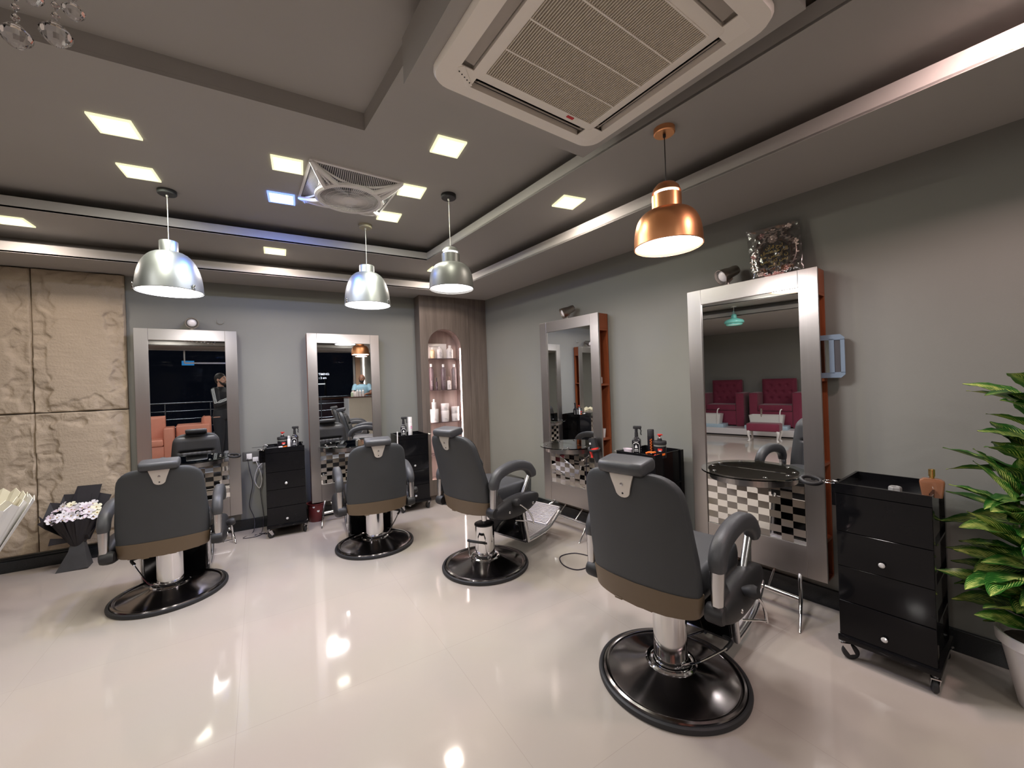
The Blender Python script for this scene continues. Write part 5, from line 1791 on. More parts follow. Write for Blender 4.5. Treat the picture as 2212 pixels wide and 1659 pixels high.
# ---- potted plant --------------------------------------------------
def leaf_mat():
    m = bpy.data.materials.new('variegated_leaf')
    m.use_nodes = True
    nt = m.node_tree
    b = nt.nodes['Principled BSDF']
    uv = nd(nt, 'ShaderNodeUVMap')
    sp = nd(nt, 'ShaderNodeSeparateXYZ')
    nt.links.new(uv.outputs[0], sp.inputs[0])
    # distance from midrib
    ab = nd(nt, 'ShaderNodeMath', operation='ABSOLUTE')
    sb = nd(nt, 'ShaderNodeMath', operation='SUBTRACT'); sb.inputs[1].default_value = 0.5
    nt.links.new(sp.outputs[0], sb.inputs[0]); nt.links.new(sb.outputs[0], ab.inputs[0])
    ml = nd(nt, 'ShaderNodeMath', operation='MULTIPLY'); ml.inputs[1].default_value = 1.1
    nt.links.new(ab.outputs[0], ml.inputs[0])
    sv = nd(nt, 'ShaderNodeMath', operation='SUBTRACT')
    nt.links.new(sp.outputs[1], sv.inputs[0]); nt.links.new(ml.outputs[0], sv.inputs[1])
    fr_ = nd(nt, 'ShaderNodeMath', operation='MULTIPLY'); fr_.inputs[1].default_value = 75.0
    nt.links.new(sv.outputs[0], fr_.inputs[0])
    si = nd(nt, 'ShaderNodeMath', operation='SINE')
    nt.links.new(fr_.outputs[0], si.inputs[0])
    nz = nd(nt, 'ShaderNodeTexNoise'); nz.inputs['Scale'].default_value = 5; nz.inputs['Detail'].default_value = 3
    nt.links.new(uv.outputs[0], nz.inputs[0])
    oi = nd(nt, 'ShaderNodeTexCoord')
    n2 = nd(nt, 'ShaderNodeTexNoise'); n2.inputs['Scale'].default_value = 7
    nt.links.new(oi.outputs['Object'], n2.inputs[0])
    ad = nd(nt, 'ShaderNodeMath', operation='MULTIPLY_ADD')
    ad.inputs[1].default_value = 0.11
    nt.links.new(si.outputs[0], ad.inputs[0])
    a2 = nd(nt, 'ShaderNodeMath', operation='ADD')
    nt.links.new(nz.outputs[0], a2.inputs[0]); nt.links.new(n2.outputs[0], a2.inputs[1])
    a3 = nd(nt, 'ShaderNodeMath', operation='MULTIPLY'); a3.inputs[1].default_value = 0.5
    nt.links.new(a2.outputs[0], a3.inputs[0])
    nt.links.new(a3.outputs[0], ad.inputs[2])
    mrb = nd(nt, 'ShaderNodeMath', operation='MULTIPLY'); mrb.inputs[1].default_value = 0.35
    nt.links.new(ab.outputs[0], mrb.inputs[0])
    s4_ = nd(nt, 'ShaderNodeMath', operation='SUBTRACT')
    nt.links.new(ad.outputs[0], s4_.inputs[0]); nt.links.new(mrb.outputs[0], s4_.inputs[1])
    cr = nd(nt, 'ShaderNodeValToRGB')
    e = cr.color_ramp.elements
    e[0].position = 0.33; e[0].color = (0.015, 0.085, 0.012, 1)
    e[1].position = 0.58; e[1].color = (0.72, 0.76, 0.22, 1)
    e2 = e.new(0.44); e2.color = (0.06, 0.22, 0.03, 1)
    nt.links.new(s4_.outputs[0], cr.inputs[0])
    nt.links.new(cr.outputs[0], b.inputs['Base Color'])
    b.inputs['Roughness'].default_value = 0.38
    return m
M_LEAF = leaf_mat()
pc = B(0.020, 2.860)
pl = thing('potted_plant', 'tall artificial plant with yellow-green striped leaves in white pot', 'plant', (pc.x, pc.y, 0), 0)
mb = MB(); mb.lathe([(0.085, 0), (0.088, 0.004), (0.135, 0.270), (0.150, 0.276), (0.152, 0.318), (0.146, 0.322), (0.136, 0.318), (0.130, 0.28), (0.001, 0.27)], 48, cap=False)
mb.build('pot', mat('white_pot', (0.74, 0.70, 0.70), 0.4), pl, smooth=50)
mb = MB(); mb.lathe([(0.128, 0.281), (0.06, 0.292), (0.001, 0.295)], 24, cap=False); mb.build('soil', mat('soil', (0.06, 0.045, 0.035), 0.9, noise=0.4, nscale=80), pl)
stems = [[(0, 0, 0.28), (0.012, -0.006, 0.6), (-0.008, 0.010, 1.0), (0.01, 0.0, 1.36)],
         [(0.02, 0.02, 0.28), (0.05, 0.04, 0.5), (0.075, 0.03, 0.8), (0.07, 0.02, 1.1)],
         [(-0.03, 0.0, 0.28), (-0.06, 0.03, 0.5), (-0.075, 0.05, 0.75), (-0.07, 0.06, 0.95)]]
M_STEM = mat('plant_stem', (0.16, 0.13, 0.09), 0.6, noise=0.3)
for s_ in stems:
    mb = MB(); mb.tube(smoothpts(s_, 6), [0.009-0.004*i/18 for i in range(19)], n=8); mb.build('stem', M_STEM, pl)
def make_leaf(base, az, elev, L, wd, curl, roll=0.0):
    bm = bmesh.new()
    uvl = bm.loops.layers.uv.new('UVMap')
    nu, nv = 6, 12
    T = Matrix.Translation(base) @ Matrix.Rotation(az, 4, 'Z') @ Matrix.Rotation(-elev, 4, 'Y') @ Matrix.Rotation(roll, 4, 'X')
    V = {}
    for j in range(nv+1):
        v = j/nv
        w = wd*(math.sin(PI*min(1, (v*0.96+0.02))**0.85))**0.9 if v < 1 else 0.0
        w = max(w, 0.0008)
        a = curl*v
        cx_ = L*math.sin(a)/max(curl, 1e-3) if curl > 1e-3 else L*v
        cz_ = -L*(1-math.cos(a))/max(curl, 1e-3)
        for i in range(nu+1):
            u = i/nu*2-1
            V[i, j] = bm.verts.new(T @ Vector((cx_, u*w, cz_+abs(u)*w*0.35+0.004*math.sin(v*22+u*3)*abs(u))))
    for j in range(nv):
        for i in range(nu):
            f = bm.faces.new((V[i, j], V[i+1, j], V[i+1, j+1], V[i, j+1]))
            for lp, (p_, q_) in zip(f.loops, ((i, j), (i+1, j), (i+1, j+1), (i, j+1))):
                lp[uvl].uv = (p_/nu, q_/nv)
    me = bpy.data.meshes.new('leaf')
    bm.to_mesh(me); bm.free()
    me.materials.append(M_LEAF)
    me.shade_smooth()
    o = bpy.data.objects.new('leaf', me)
    COL.objects.link(o)
    o.parent = pl
    return o
random.seed(5)
cam_az = math.atan2(-pc.y, -pc.x)
nleaf = 0
wall_az = math.atan2(nB.y, nB.x)
for si_, (s_, n) in enumerate(zip(stems, (44, 26, 22))):
    P = smoothpts(s_, 8)
    for i in range(n):
        t_ = 0.16+0.84*i/(n-1)
        p_ = P[int(t_*(len(P)-1))]
        az = i*2.399+si_*1.3+random.uniform(-0.3, 0.3)
        # keep leaves off the wall
        dwall = math.cos(az-wall_az)
        L = random.uniform(0.21, 0.31)*(1.0 if t_ < 0.8 else 0.85)
        if dwall > 0.35:
            az += PI*0.75
            dwall = math.cos(az-wall_az)
        if dwall > 0.2:
            L *= 0.7
        el = R(random.uniform(0, 42)) if t_ < 0.75 else R(random.uniform(25, 65))
        make_leaf(p_, az, el, L, random.uniform(0.046, 0.068), random.uniform(0.15, 0.8), random.uniform(-0.5, 0.5))
        nleaf += 1
# one leaf low on the pot, yellow, towards the camera side
make_leaf(Vector((0, 0, 0.33)), math.atan2(vB.y, vB.x)+R(28), R(22), 0.21, 0.05, 0.5, 0.2)
make_leaf(Vector((0, 0, 0.42)), math.atan2(vB.y, vB.x)+R(40), R(38), 0.16, 0.06, 0.6, -0.3)
# ================================================================== PLAQUE IN PLASTIC
q = unit_pt(s4, 0.150, 0.075, 2.150)
pq = thing('calligraphy_plaque', 'carved dark plaque with gold Arabic lettering, wrapped in clear plastic', 'plaque', q, rzB+R(2))
M_CARV = mat('carved_brown', (0.085, 0.045, 0.036), 0.35, noise=0.3, nscale=40)
M_CARV2 = mat('carved_silver_brown', (0.75, 0.60, 0.55), 0.3, 0.3, noise=0.3, nscale=60)
M_CARV3 = mat('carved_pink', (0.75, 0.42, 0.40), 0.35, 0.2, noise=0.2, nscale=60)
M_GOLD = mat('gold_paint', (0.90, 0.68, 0.18), 0.35, 0.3, noise=0.1)
TP = Matrix.Rotation(R(90), 4, 'X')      # polygons drawn in x,z
lean = Matrix.Rotation(R(-5), 4, 'X')
cx_, cz_ = 0.008, 0.150
outline = []
for i in range(37):
    a = R(-235+i*290/36)
    outline.append((cx_+0.138*math.cos(a), cz_+0.142*math.sin(a)))
outline += [(0.062, 0.262), (0.058, 0.300), (0.085, 0.335), (0.118, 0.325), (0.112, 0.300), (0.085, 0.296), (0.052, 0.262)][:4]
outline = [(cx_+0.138*math.cos(R(a)), cz_+0.142*math.sin(R(a))) for a in range(-215, 36, 8)]
outline += [(0.105, 0.265), (0.080, 0.300), (0.112, 0.318), (0.092, 0.345), (0.056, 0.330), (0.046, 0.285), (0.030, 0.262), (0.022, 0.330), (0.0, 0.345), (-0.024, 0.330), (-0.030, 0.262),
            (-0.040, 0.285), (-0.052, 0.320), (-0.095, 0.322), (-0.108, 0.292), (-0.078, 0.280), (-0.095, 0.255)]
mb = MB(lean @ TP); mb.prism(outline, -0.012, 0.004, bev=0.0)
mb.build('carved_board', M_CARV, pq, smooth=30)
mb = MB(lean)
mb.tube([(cx_+0.098*math.cos(2*PI*i/48), -0.008, cz_+0.103*math.sin(2*PI*i/48)) for i in range(48)], 0.0055, n=8, closed=True)
mb.tube([(cx_+0.133*math.cos(2*PI*i/48), -0.004, cz_+0.137*math.sin(2*PI*i/48)) for i in range(30, 67)], 0.004, n=6)
mb.build('oval_rim', M_CARV, pq)
mb = MB(lean @ TP); mb.prism([(cx_+0.096*math.cos(2*PI*i/40), cz_+0.101*math.sin(2*PI*i/40)) for i in range(40)], 0.004, 0.0055)
mb.build('dark_field', M_SHINY, pq, smooth=0)
rows = [('\uFEE5\uFE81\uFEAE\uFED7 \uFEA1\uFEEE\uFEDF', 0.060, 0.030), ('\uFED6\uFEB4\uFECC\uFEE4\uFEA3 \uFEE2\uFEDF\uFE8D', 0.030, 0.034),
        ('\uFEE2\uFEA3 \uFEBA\uFEE4\uFEDF\uFE8D \uFEE5', -0.002, 0.034), ('\uFEBA\uFECC\uFEF4\uFEEC\uFEDB \uFEB2\uFEF3', -0.034, 0.032), ('\uFEAE\uFEE4\uFEDF\uFE8D \uFED5', -0.064, 0.028)]
for s_, dz, sz in rows:
    text_mesh(s_, sz, 0.0006, M_GOLD, pq, lean @ Vector((cx_, -0.0068, cz_+dz)), (R(90-5), 0, 0), 'gold_lettering', bold=0.0006)
def relief_flower(x, z, r, m, k=5, nm='relief_flower'):
    mb = MB(lean)
    for i in range(k):
        a = 2*PI*i/k+x*30
        mb.ball((x+0.62*r*math.cos(a), -0.010, z+0.62*r*math.sin(a)), 0.42*r, seg=8, sc=(1, 0.5, 1))
    mb.ball((x, -0.014, z), 0.30*r, seg=8, sc=(1, 0.7, 1))
    return mb.build(nm, m, pq)
relief_flower(0.0, 0.262, 0.030, M_CARV2, 9)
for x, z, m in ((-0.066, 0.300, M_CARV3), (0.092, 0.322, M_CARV2), (0.128, 0.212, M_CARV2), (-0.112, 0.168, M_CARV3), (0.082, 0.052, M_CARV3), (-0.072, 0.038, M_CARV2), (0.02, 0.018, M_CARV3)):
    relief_flower(x, z, 0.021, m)
def relief_vine(pts, m):
    mb = MB(lean)
    P = smoothpts([(x, -0.008, z) for x, z in pts], 5)
    mb.tube(P, 0.0045, n=6)
    for i in range(1, len(P)-1, 2):
        p_ = P[i]
        t_ = (P[i+1]-P[i-1]).normalized()
        sd = Vector((-t_.z, 0, t_.x))*(1 if i % 4 == 1 else -1)
        mb.ball((p_.x+sd.x*0.009, -0.010, p_.z+sd.z*0.009), 0.009, seg=8, sc=(1, 0.45, 0.6))
    mb.build('relief_vine', m, pq)
relief_vine([(-0.050, 0.318), (-0.036, 0.290), (-0.060, 0.250), (-0.095, 0.215), (-0.105, 0.185)], M_CARV2)
relief_vine([(0.060, 0.330), (0.052, 0.290), (0.075, 0.255), (0.105, 0.235), (0.118, 0.225)], M_CARV2)
relief_vine([(-0.118, 0.150), (-0.122, 0.115), (-0.105, 0.070), (-0.085, 0.050)], M_CARV2)
relief_vine([(0.132, 0.195), (0.135, 0.140), (0.118, 0.085), (0.095, 0.060)], M_CARV2)
relief_vine([(-0.055, 0.028), (-0.02, 0.014), (0.05, 0.018), (0.070, 0.035)], M_CARV3)
relief_vine([(-0.028, 0.295), (-0.012, 0.312), (0.0, 0.318), (0.012, 0.312), (0.028, 0.295)], M_CARV2)
mb = MB(lean)
def wrapf(sgn):
    def fn(u, v):
        xl = -0.126+(-0.167+0.126)*v; xr = 0.174+(0.151-0.174)*v
        x = xl+(xr-xl)*u; z = 0.004+0.362*v-0.010*u*v
        e = min(u, 1-u, v, 1-v)*6
        cr = 0.004*mnoise.noise(Vector((x*45, z*22, sgn)))+0.003*mnoise.noise(Vector((x*90, z*60, sgn+3)))
        return (x, sgn*(0.014*min(1, e)**0.5+0.002)+cr*(1.6 if u < 0.25 else 0.8), z)
    return fn
mb.grid(wrapf(-1), 36, 36); mb.grid(wrapf(1.2), 16, 16)
mb.build('plastic_wrap', M_WRAP, pq, smooth=50, recalc=False)

# ================================================================== THE SIDE OF THE ROOM SEEN ONLY IN MIRRORS
M_BURG = mat('burgundy_fabric', (0.20, 0.022, 0.055), 0.75, noise=0.12, bump=0.15, bscale=400, sheen=0.3)
M_PLAT = mat('white_gloss_platform', (0.72, 0.70, 0.72), 0.2, noise=0.02)
mb = MB(); mb.box(-6.44, -5.15, 0.2, 5.22, 0.035, 0.185, bev=0.004)
pf = thing('pedicure_platform', 'low white gloss platform under the burgundy armchairs', 'platform', (0, 0, 0))
mb.build('platform_body', M_PLAT, pf, smooth=0)
mb = MB(); mb.box(-6.44, -5.20, 0.25, 5.20, 0, 0.036); mb.build('plinth', M_BLKM, pf, smooth=0)
def armchair(name, label, loc, rz, m, W_=1.10, back_h=1.20, arm_h=0.86, seat_h=0.56, depth=0.82, tuft=True, cat='armchair'):
    """faces local -y"""
    t = thing(name, label, cat, loc, rz)
    aw = 0.19
    w = W_/2
    mb = MB(); mb.box(-w+aw, w-aw, -depth/2+0.02, depth/2-0.18, 0.03, seat_h-0.16, bev=0.01); mb.build('seat_base', m, t)
    mb = MB(); mb.box(-w+aw+0.003, w-aw-0.003, -depth/2-0.01, depth/2-0.2, seat_h-0.155, seat_h, bev=0.035, seg=4); mb.build('seat_cushion', m, t)
    for s in (-1, 1):
        mb = MB(); mb.box(min(s*w, s*(w-aw)), max(s*w, s*(w-aw)), -depth/2, depth/2-0.05, 0.0, arm_h, bev=0.03, seg=3); mb.build('armrest', m, t)
    mb = MB()
    bw = w-aw*0.92
    def f(u, v):
        x = (2*u-1)*bw; z = seat_h-0.05+(back_h-seat_h+0.05)*v
        e = min(1, min(u, 1-u, (v+0.3), 1-v)*9)**0.5
        d = 0.06*e
        if tuft:
            for r_ in range(3):
                zz = seat_h+0.14+r_*0.165
                nn_ = 3 if r_ % 2 == 0 else 4
                for k in range(nn_):
                    xx = (k-(nn_-1)/2)*(2*bw*0.23)
                    q_ = ((x-xx)**2+(z-zz)**2)/0.0011
                    d -= 0.035*math.exp(-q_)
        return (x, depth/2-0.20-d+0.05*v, z)
    mb.grid(f, 44, 36)
    mb.build('back_cushion', m, t, smooth=60)
    mb = MB(); mb.box(-bw, bw, depth/2-0.19, depth/2-0.02, 0.05, back_h-0.015, bev=0.03, seg=3)
    mb.build('backrest', m, t)
    return t
armchair('armchair', 'burgundy tufted armchair nearer the stone wall, seen in the largest mirror', (-6.02, 4.17, 0.185), R(90), M_BURG)
armchair('armchair', 'burgundy tufted armchair behind the footstool, seen in the largest mirror', (-6.02, 2.95, 0.185), R(90), M_BURG)
st = thing('footstool', 'burgundy footstool with white curved legs, seen in the largest mirror', 'footstool', (-4.50, 2.96, 0), R(0))
mb = MB(); mb.box(-0.19, 0.19, -0.32, 0.32, 0.235, 0.410, bev=0.03, seg=3); mb.build('cushion', M_BURG, st)
for sx in (-1, 1):
    for sy in (-1, 1):
        x, y = sx*0.150, sy*0.275
        mb = MB(); mb.tube(smoothpts([(x, y, 0.245), (x+sx*0.012, y+sy*0.016, 0.19), (x, y, 0.10), (x-sx*0.006, y-sy*0.006, 0.045), (x+sx*0.008, y+sy*0.012, 0.0)], 4), [0.036, 0.036, 0.036, 0.034, 0.030, 0.028, 0.025, 0.022, 0.020, 0.018, 0.017, 0.017, 0.018, 0.020, 0.023, 0.026, 0.028], sec=SQ)
        mb.build('leg', M_WHITE, st)
def basin(label, y):
    t = thing('foot_basin', label, 'basin', (-5.37, y, 0.185))
    mb = MB(); mb.box(-0.22, 0.22, -0.44, 0.44, 0, 0.085, bev=0.004); mb.build('tray', mat('pale_blue_tray', (0.45, 0.60, 0.72), 0.2), t)
    mb = MB()
    o_, i_ = rrect(0.36, 0.72, 0.05, 5), rrect(0.32, 0.68, 0.04, 5)
    mb.rings([[(x*0.9, yy*0.9, 0.086) for x, yy in o_], [(x, yy, 0.335) for x, yy in o_], [(x, yy, 0.335) for x, yy in i_], [(x*0.88, yy*0.9, 0.12) for x, yy in i_]], cap=(True, True))
    mb.build('bowl', mat('ceramic', (0.78, 0.78, 0.76), 0.12, noise=0.01), t)
    mb = MB(); mb.cyl((0.16, 0.08, 0.30), (0.16, 0.08, 0.50), 0.022); mb.cyl((0.16, 0.08, 0.46), (0.06, 0.08, 0.44), 0.014); mb.build('tap', M_CHROME, t)
    mb = MB(); mb.tube(smoothpts([(0.19, -0.30, 0.08), (0.19, -0.30, 0.36), (0.17, -0.31, 0.46), (0.13, -0.33, 0.48)], 4), 0.014); mb.build('hand_shower', M_WHITE, t)
    return t
basin('white foot basin behind the footstool with upright chrome tap', 3.07)
basin('white foot basin on a pale blue tray nearer the stone wall', 4.43)
M_TEAL = mat('mint_enamel', (0.20, 0.62, 0.56), 0.25)
tl = thing('mint_pendant', 'mint green pendant lamp seen in the largest mirror', 'pendant lamp', (-2.76, 3.06, 2.85))
mb = MB(); mb.cyl((0, 0, 0), (0, 0, -0.012), 0.05, n=24); mb.build('canopy', M_WHITE, tl)
mb = MB(); mb.lathe([(0.03, -0.15), (0.045, -0.165), (0.050, -0.225), (0.085, -0.245), (0.150, -0.268), (0.172, -0.295), (0.172, -0.325), (0.145, -0.340), (0.145, -0.362), (0.135, -0.365)], 40, cap=False); mb.build('shade', M_TEAL, tl)
mb = MB(); mb.lathe([(0.001, -0.350), (0.138, -0.350)], 32, cap=False); mb.build('diffuser', mat('opal_glass', (0.75, 0.8, 0.75), 0.4, emit=(0.8, 1, 0.9), estr=0.4), tl)
mb = MB()
for s in (-1, 1):
    mb.tube(smoothpts([(0, 0, -0.090), (s*0.045, 0, -0.098), (s*0.058, 0, -0.13), (s*0.055, 0, -0.225)], 4), 0.004, n=6)
mb.build('carry_loop', M_TEAL, tl)
mb = MB(); mb.cyl((0, 0, -0.01), (0, 0, -0.16), 0.004, n=8); mb.build('cord', M_WHITE, tl)

M_SALM = mat('salmon_leather', (0.62, 0.26, 0.185), 0.45, noise=0.06)
armchair('salmon_sofa', 'wide salmon sofa along the shopfront, seen in the first mirror', (-2.09, -2.50, 0), R(180), M_SALM, W_=1.85, back_h=0.99, arm_h=0.72, seat_h=0.46, depth=0.85, tuft=False, cat='sofa')
armchair('salmon_armchair', 'salmon armchair turned sideways by the shopfront, seen in the first mirror', (-0.78, -2.86, 0), R(-90), M_SALM, W_=0.80, back_h=0.93, arm_h=0.74, seat_h=0.46, depth=0.72, tuft=False)

# railing and a kiosk outside the glass
rl = thing('steel_railing', 'stainless steel balcony railing outside the glass shopfront', 'railing', (0, -3.95, 0))
M_SS = mat('railing_steel', (0.7, 0.68, 0.68), 0.22, 1.0)
mb = MB(); mb.cyl((-6, 0, 1.27), (5, 0, 1.27), 0.028, n=12); mb.build('top_rail', M_SS, rl)
for z in (1.05, 0.83, 0.61, 0.39, 0.17):
    mb = MB(); mb.cyl((-6, 0, z), (5, 0, z), 0.011, n=8); mb.build('cross_rail', M_SS, rl)
for x in (-5.0, -3.8, -2.6, -1.4, -0.42, 0.8, 2.0, 3.2, 4.4):
    mb = MB(); mb.cyl((x, 0, -0.02), (x, 0, 1.26), 0.020, n=10); mb.build('railing_post', M_SS, rl)
M_KW = mat('kiosk_wood', (0.20, 0.075, 0.035), 0.4, noise=0.25, stretch=(1, 1, 12))
kk = thing('kiosk_counter', 'dark brown wooden counter outside the glass, seen in the second mirror', 'counter', (2.45, -5.6, 0))
mb = MB(); mb.box(-0.9, 0.9, -0.3, 0.3, -0.02, 1.15, bev=0.01); mb.build('kiosk_body', mat('kiosk_dark', (0.09, 0.045, 0.05), 0.3), kk)
mb = MB(); mb.box(-0.95, 0.95, -0.35, 0.35, 1.151, 1.20, bev=0.005); mb.build('kiosk_top', M_KW, kk)
mb = MB(); mb.cyl((-0.3, 0.1, 1.20), (-0.3, 0.1, 1.36), 0.02); mb.build('kiosk_candle', emis('warm_bulb', (1.0, 0.72, 0.35), 6), kk)
ks = thing('lit_shelf', 'lit white shelf with small goods far outside the glass', 'shelf', (2.35, -6.6, 0))
mb = MB(); mb.box(-0.55, 0.25, -0.15, 0.15, 1.70, 1.74); mb.build('shelf_board', mat('glowing_shelf_white', (0.6, 0.6, 0.6), 0.5, emit=(1, 0.95, 0.9), estr=0.8), ks, smooth=0)  # board given its own glow so that it looks lit
mb = MB(); mb.box(-0.60, -0.56, -0.12, 0.12, -0.02, 2.2); mb.box(0.26, 0.30, -0.12, 0.12, -0.02, 2.2); mb.build('shelf_upright', M_BLKM, ks, smooth=0)
mb = MB(); mb.box(-0.50, -0.1, -0.08, 0.08, 1.741, 1.90); mb.build('shelf_goods', mat('brown_goods', (0.22, 0.10, 0.08), 0.4), ks, smooth=0)

# shop lettering on the glass, readable from outside and so in the mirror
M_LET = mat('glowing_white_vinyl', (0.8, 0.85, 0.95), 0.5, emit=(0.75, 0.82, 1.0), estr=0.9)  # emission stands in for light falling on the letters
sg = thing('glass_lettering', 'white opening-hours lettering on the shopfront glass', 'lettering', (2.18, YR-0.0385, 1.98))
text_mesh('TIMING:', 0.088, 0.0003, M_LET, sg, (0, 0, 0), (R(90), 0, 0), 'timing_word', align='RIGHT', bold=0.002)
text_mesh(': 2 am', 0.088, 0.0003, M_LET, sg, (-0.09, 0, -0.115), (R(90), 0, 0), 'hours_line', align='RIGHT', bold=0.002)
mb = MB(); mb.box(-0.13, 0.13, -0.002, 0.002, -0.06, 0.06, bev=0.001)
stc = thing('door_sticker', 'bright blue rectangular sticker at the top of the glass door', 'sticker', (-0.88, YR-0.008, 2.33))
mb.build('sticker_card', mat('glowing_blue_card', (0.03, 0.28, 0.72), 0.5, emit=(0.05, 0.40, 1.0), estr=0.25), stc, smooth=0)  # slight glow added to the card to keep its blue bright

# reception counter with the man behind it
rc = thing('reception_counter', 'tall reception counter with beige front, seen in the second mirror', 'counter', (0, 0, 0))
mb = MB(); mb.box(2.40, 3.30, -2.55, -2.00, 0, 1.235); mb.build('counter_body', mat('beige_panel', (0.50, 0.47, 0.40), 0.35, noise=0.05), rc, smooth=0)
mb = MB(); mb.box(2.385, 2.3995, -2.55, -2.00, 0, 1.235); mb.build('counter_side', mat('pale_side_panel', (0.62, 0.66, 0.72), 0.15), rc, smooth=0)
mb = MB(); mb.box(2.36, 3.32, -2.58, -1.97, 1.236, 1.262, bev=0.003); mb.build('counter_top', mat('dark_counter_top', (0.10, 0.05, 0.045), 0.2), rc, smooth=0)
for i, (x, y, r, h) in enumerate(((2.52, -2.12, 0.035, 0.16), (2.60, -2.08, 0.028, 0.19), (2.68, -2.15, 0.035, 0.22), (2.77, -2.20, 0.038, 0.21), (2.86, -2.22, 0.034, 0.22), (2.58, -2.25, 0.03, 0.20))):
    t = thing('counter_bottle', ['pale green bottle first on the reception counter', 'slim dark capped bottle on the reception counter', 'tall white bottle on the reception counter before the LED wall', 'wide white bottle on the reception counter near the hands', 'white bottle on the reception counter closest to the man', 'white bottle at the rear of the reception counter'][i], 'bottle', (x, y, 1.262), 0, 'bottles on the reception counter')
    mb = MB(); mb.lathe([(r, 0), (r, h*0.72), (r*0.45, h*0.82)], 20); mb.build('bottle', [mat('green_white', (0.55, 0.68, 0.5), 0.3), M_PACK, M_WHITE, M_WHITE, M_WHITE, M_PACK][i], t)
    mb = MB(); mb.lathe([(r*0.45, h*0.81), (r*0.45, h)], 16); mb.build('cap', M_BLKM if i == 1 else M_WHITE, t)
mb = MB(); mb.box(2.96, 3.10, YR+0.001, YR+0.05, 0, 2.675)
wt = struct(mb.build('trim_3', mat('light_wood_trim', (0.50, 0.33, 0.22), 0.4, noise=0.15, stretch=(12, 12, 1)), smooth=0))
t = thing('wall_light_strip', 'vertical glowing strip on the wall behind reception', 'light strip', (3.22, YR+0.001, 0))
mb = MB(); mb.box(-0.015, 0.015, 0, 0.012, 0.2, 2.6); mb.build('led_strip', E_LED, t, smooth=0)
pendant('bell_pendant', 'copper pendant over the reception counter, seen in the second mirror', (2.78, -1.99, 2.85),
        bellprof(0.076, 2.66, 2.60, 0.176, 2.44), M_COP, 2.85, 2.70, 0.176, 2.44, M_COP, M_BLKM, light=8, canopy_r=0.055)
# round-cornered mirror leaning at the back, glimpsed in a mirror of a mirror
# ================================================================== PEOPLE
def remeshed(mb, name, m, parent, voxel=0.012, smooth_it=4):
    me = mb.mesh(name, m, smooth=None)
    o = bpy.data.objects.new(name, me)
    COL.objects.link(o)
    md = o.modifiers.new('r', 'REMESH'); md.mode = 'VOXEL'; md.voxel_size = voxel
    ms = o.modifiers.new('s', 'SMOOTH'); ms.iterations = smooth_it; ms.factor = 0.5
    bpy.context.view_layer.update()
    me2 = bpy.data.meshes.new_from_object(o.evaluated_get(bpy.context.evaluated_depsgraph_get()))
    me2.name = name
    me2.shade_smooth()
    me2.materials.clear(); me2.materials.append(m)
    o.modifiers.clear()
    o.data = me2
    o.parent = parent
    return o
def hand(mb, wrist, d, up, s=1.0, curl=0.5, side=1):
    """palm and five fingers; d = pointing direction, up = back of the hand"""
    d = Vector(d).normalized(); up = (Vector(up)-d*Vector(up).dot(d)).normalized(); sd = d.cross(up)*side
    w = Vector(wrist)
    pc_ = w+d*0.045*s
    mb.tube([w-d*0.01, w+d*0.02*s, w+d*0.06*s, w+d*0.085*s], [0.026*s, 0.030*s, 0.036*s, 0.034*s], sec=[(a*1.15, b*0.45) if True else 0 for a, b in SQ])
    for k, (off, L) in enumerate(((-0.030, 0.062), (-0.011, 0.074), (0.009, 0.080), (0.028, 0.072))):
        b = w+d*0.080*s+sd*off*s
        p1 = b+d*L*0.45*s-up*curl*0.006*s
        p2 = p1+(d*(1-curl*0.5)-up*curl).normalized()*L*0.32*s
        p3 = p2+(d*(1-curl)-up*curl*1.2).normalized()*L*0.26*s
        mb.tube([b, p1, p2, p3], [0.0095*s, 0.0090*s, 0.0082*s, 0.0065*s], n=8)
    b = w+d*0.025*s+sd*0.028*s
    mb.tube([b, b+(d+sd*1.1).normalized()*0.034*s, b+(d*1.2+sd*0.9).normalized()*0.062*s], [0.013*s, 0.0105*s, 0.0085*s], n=8)
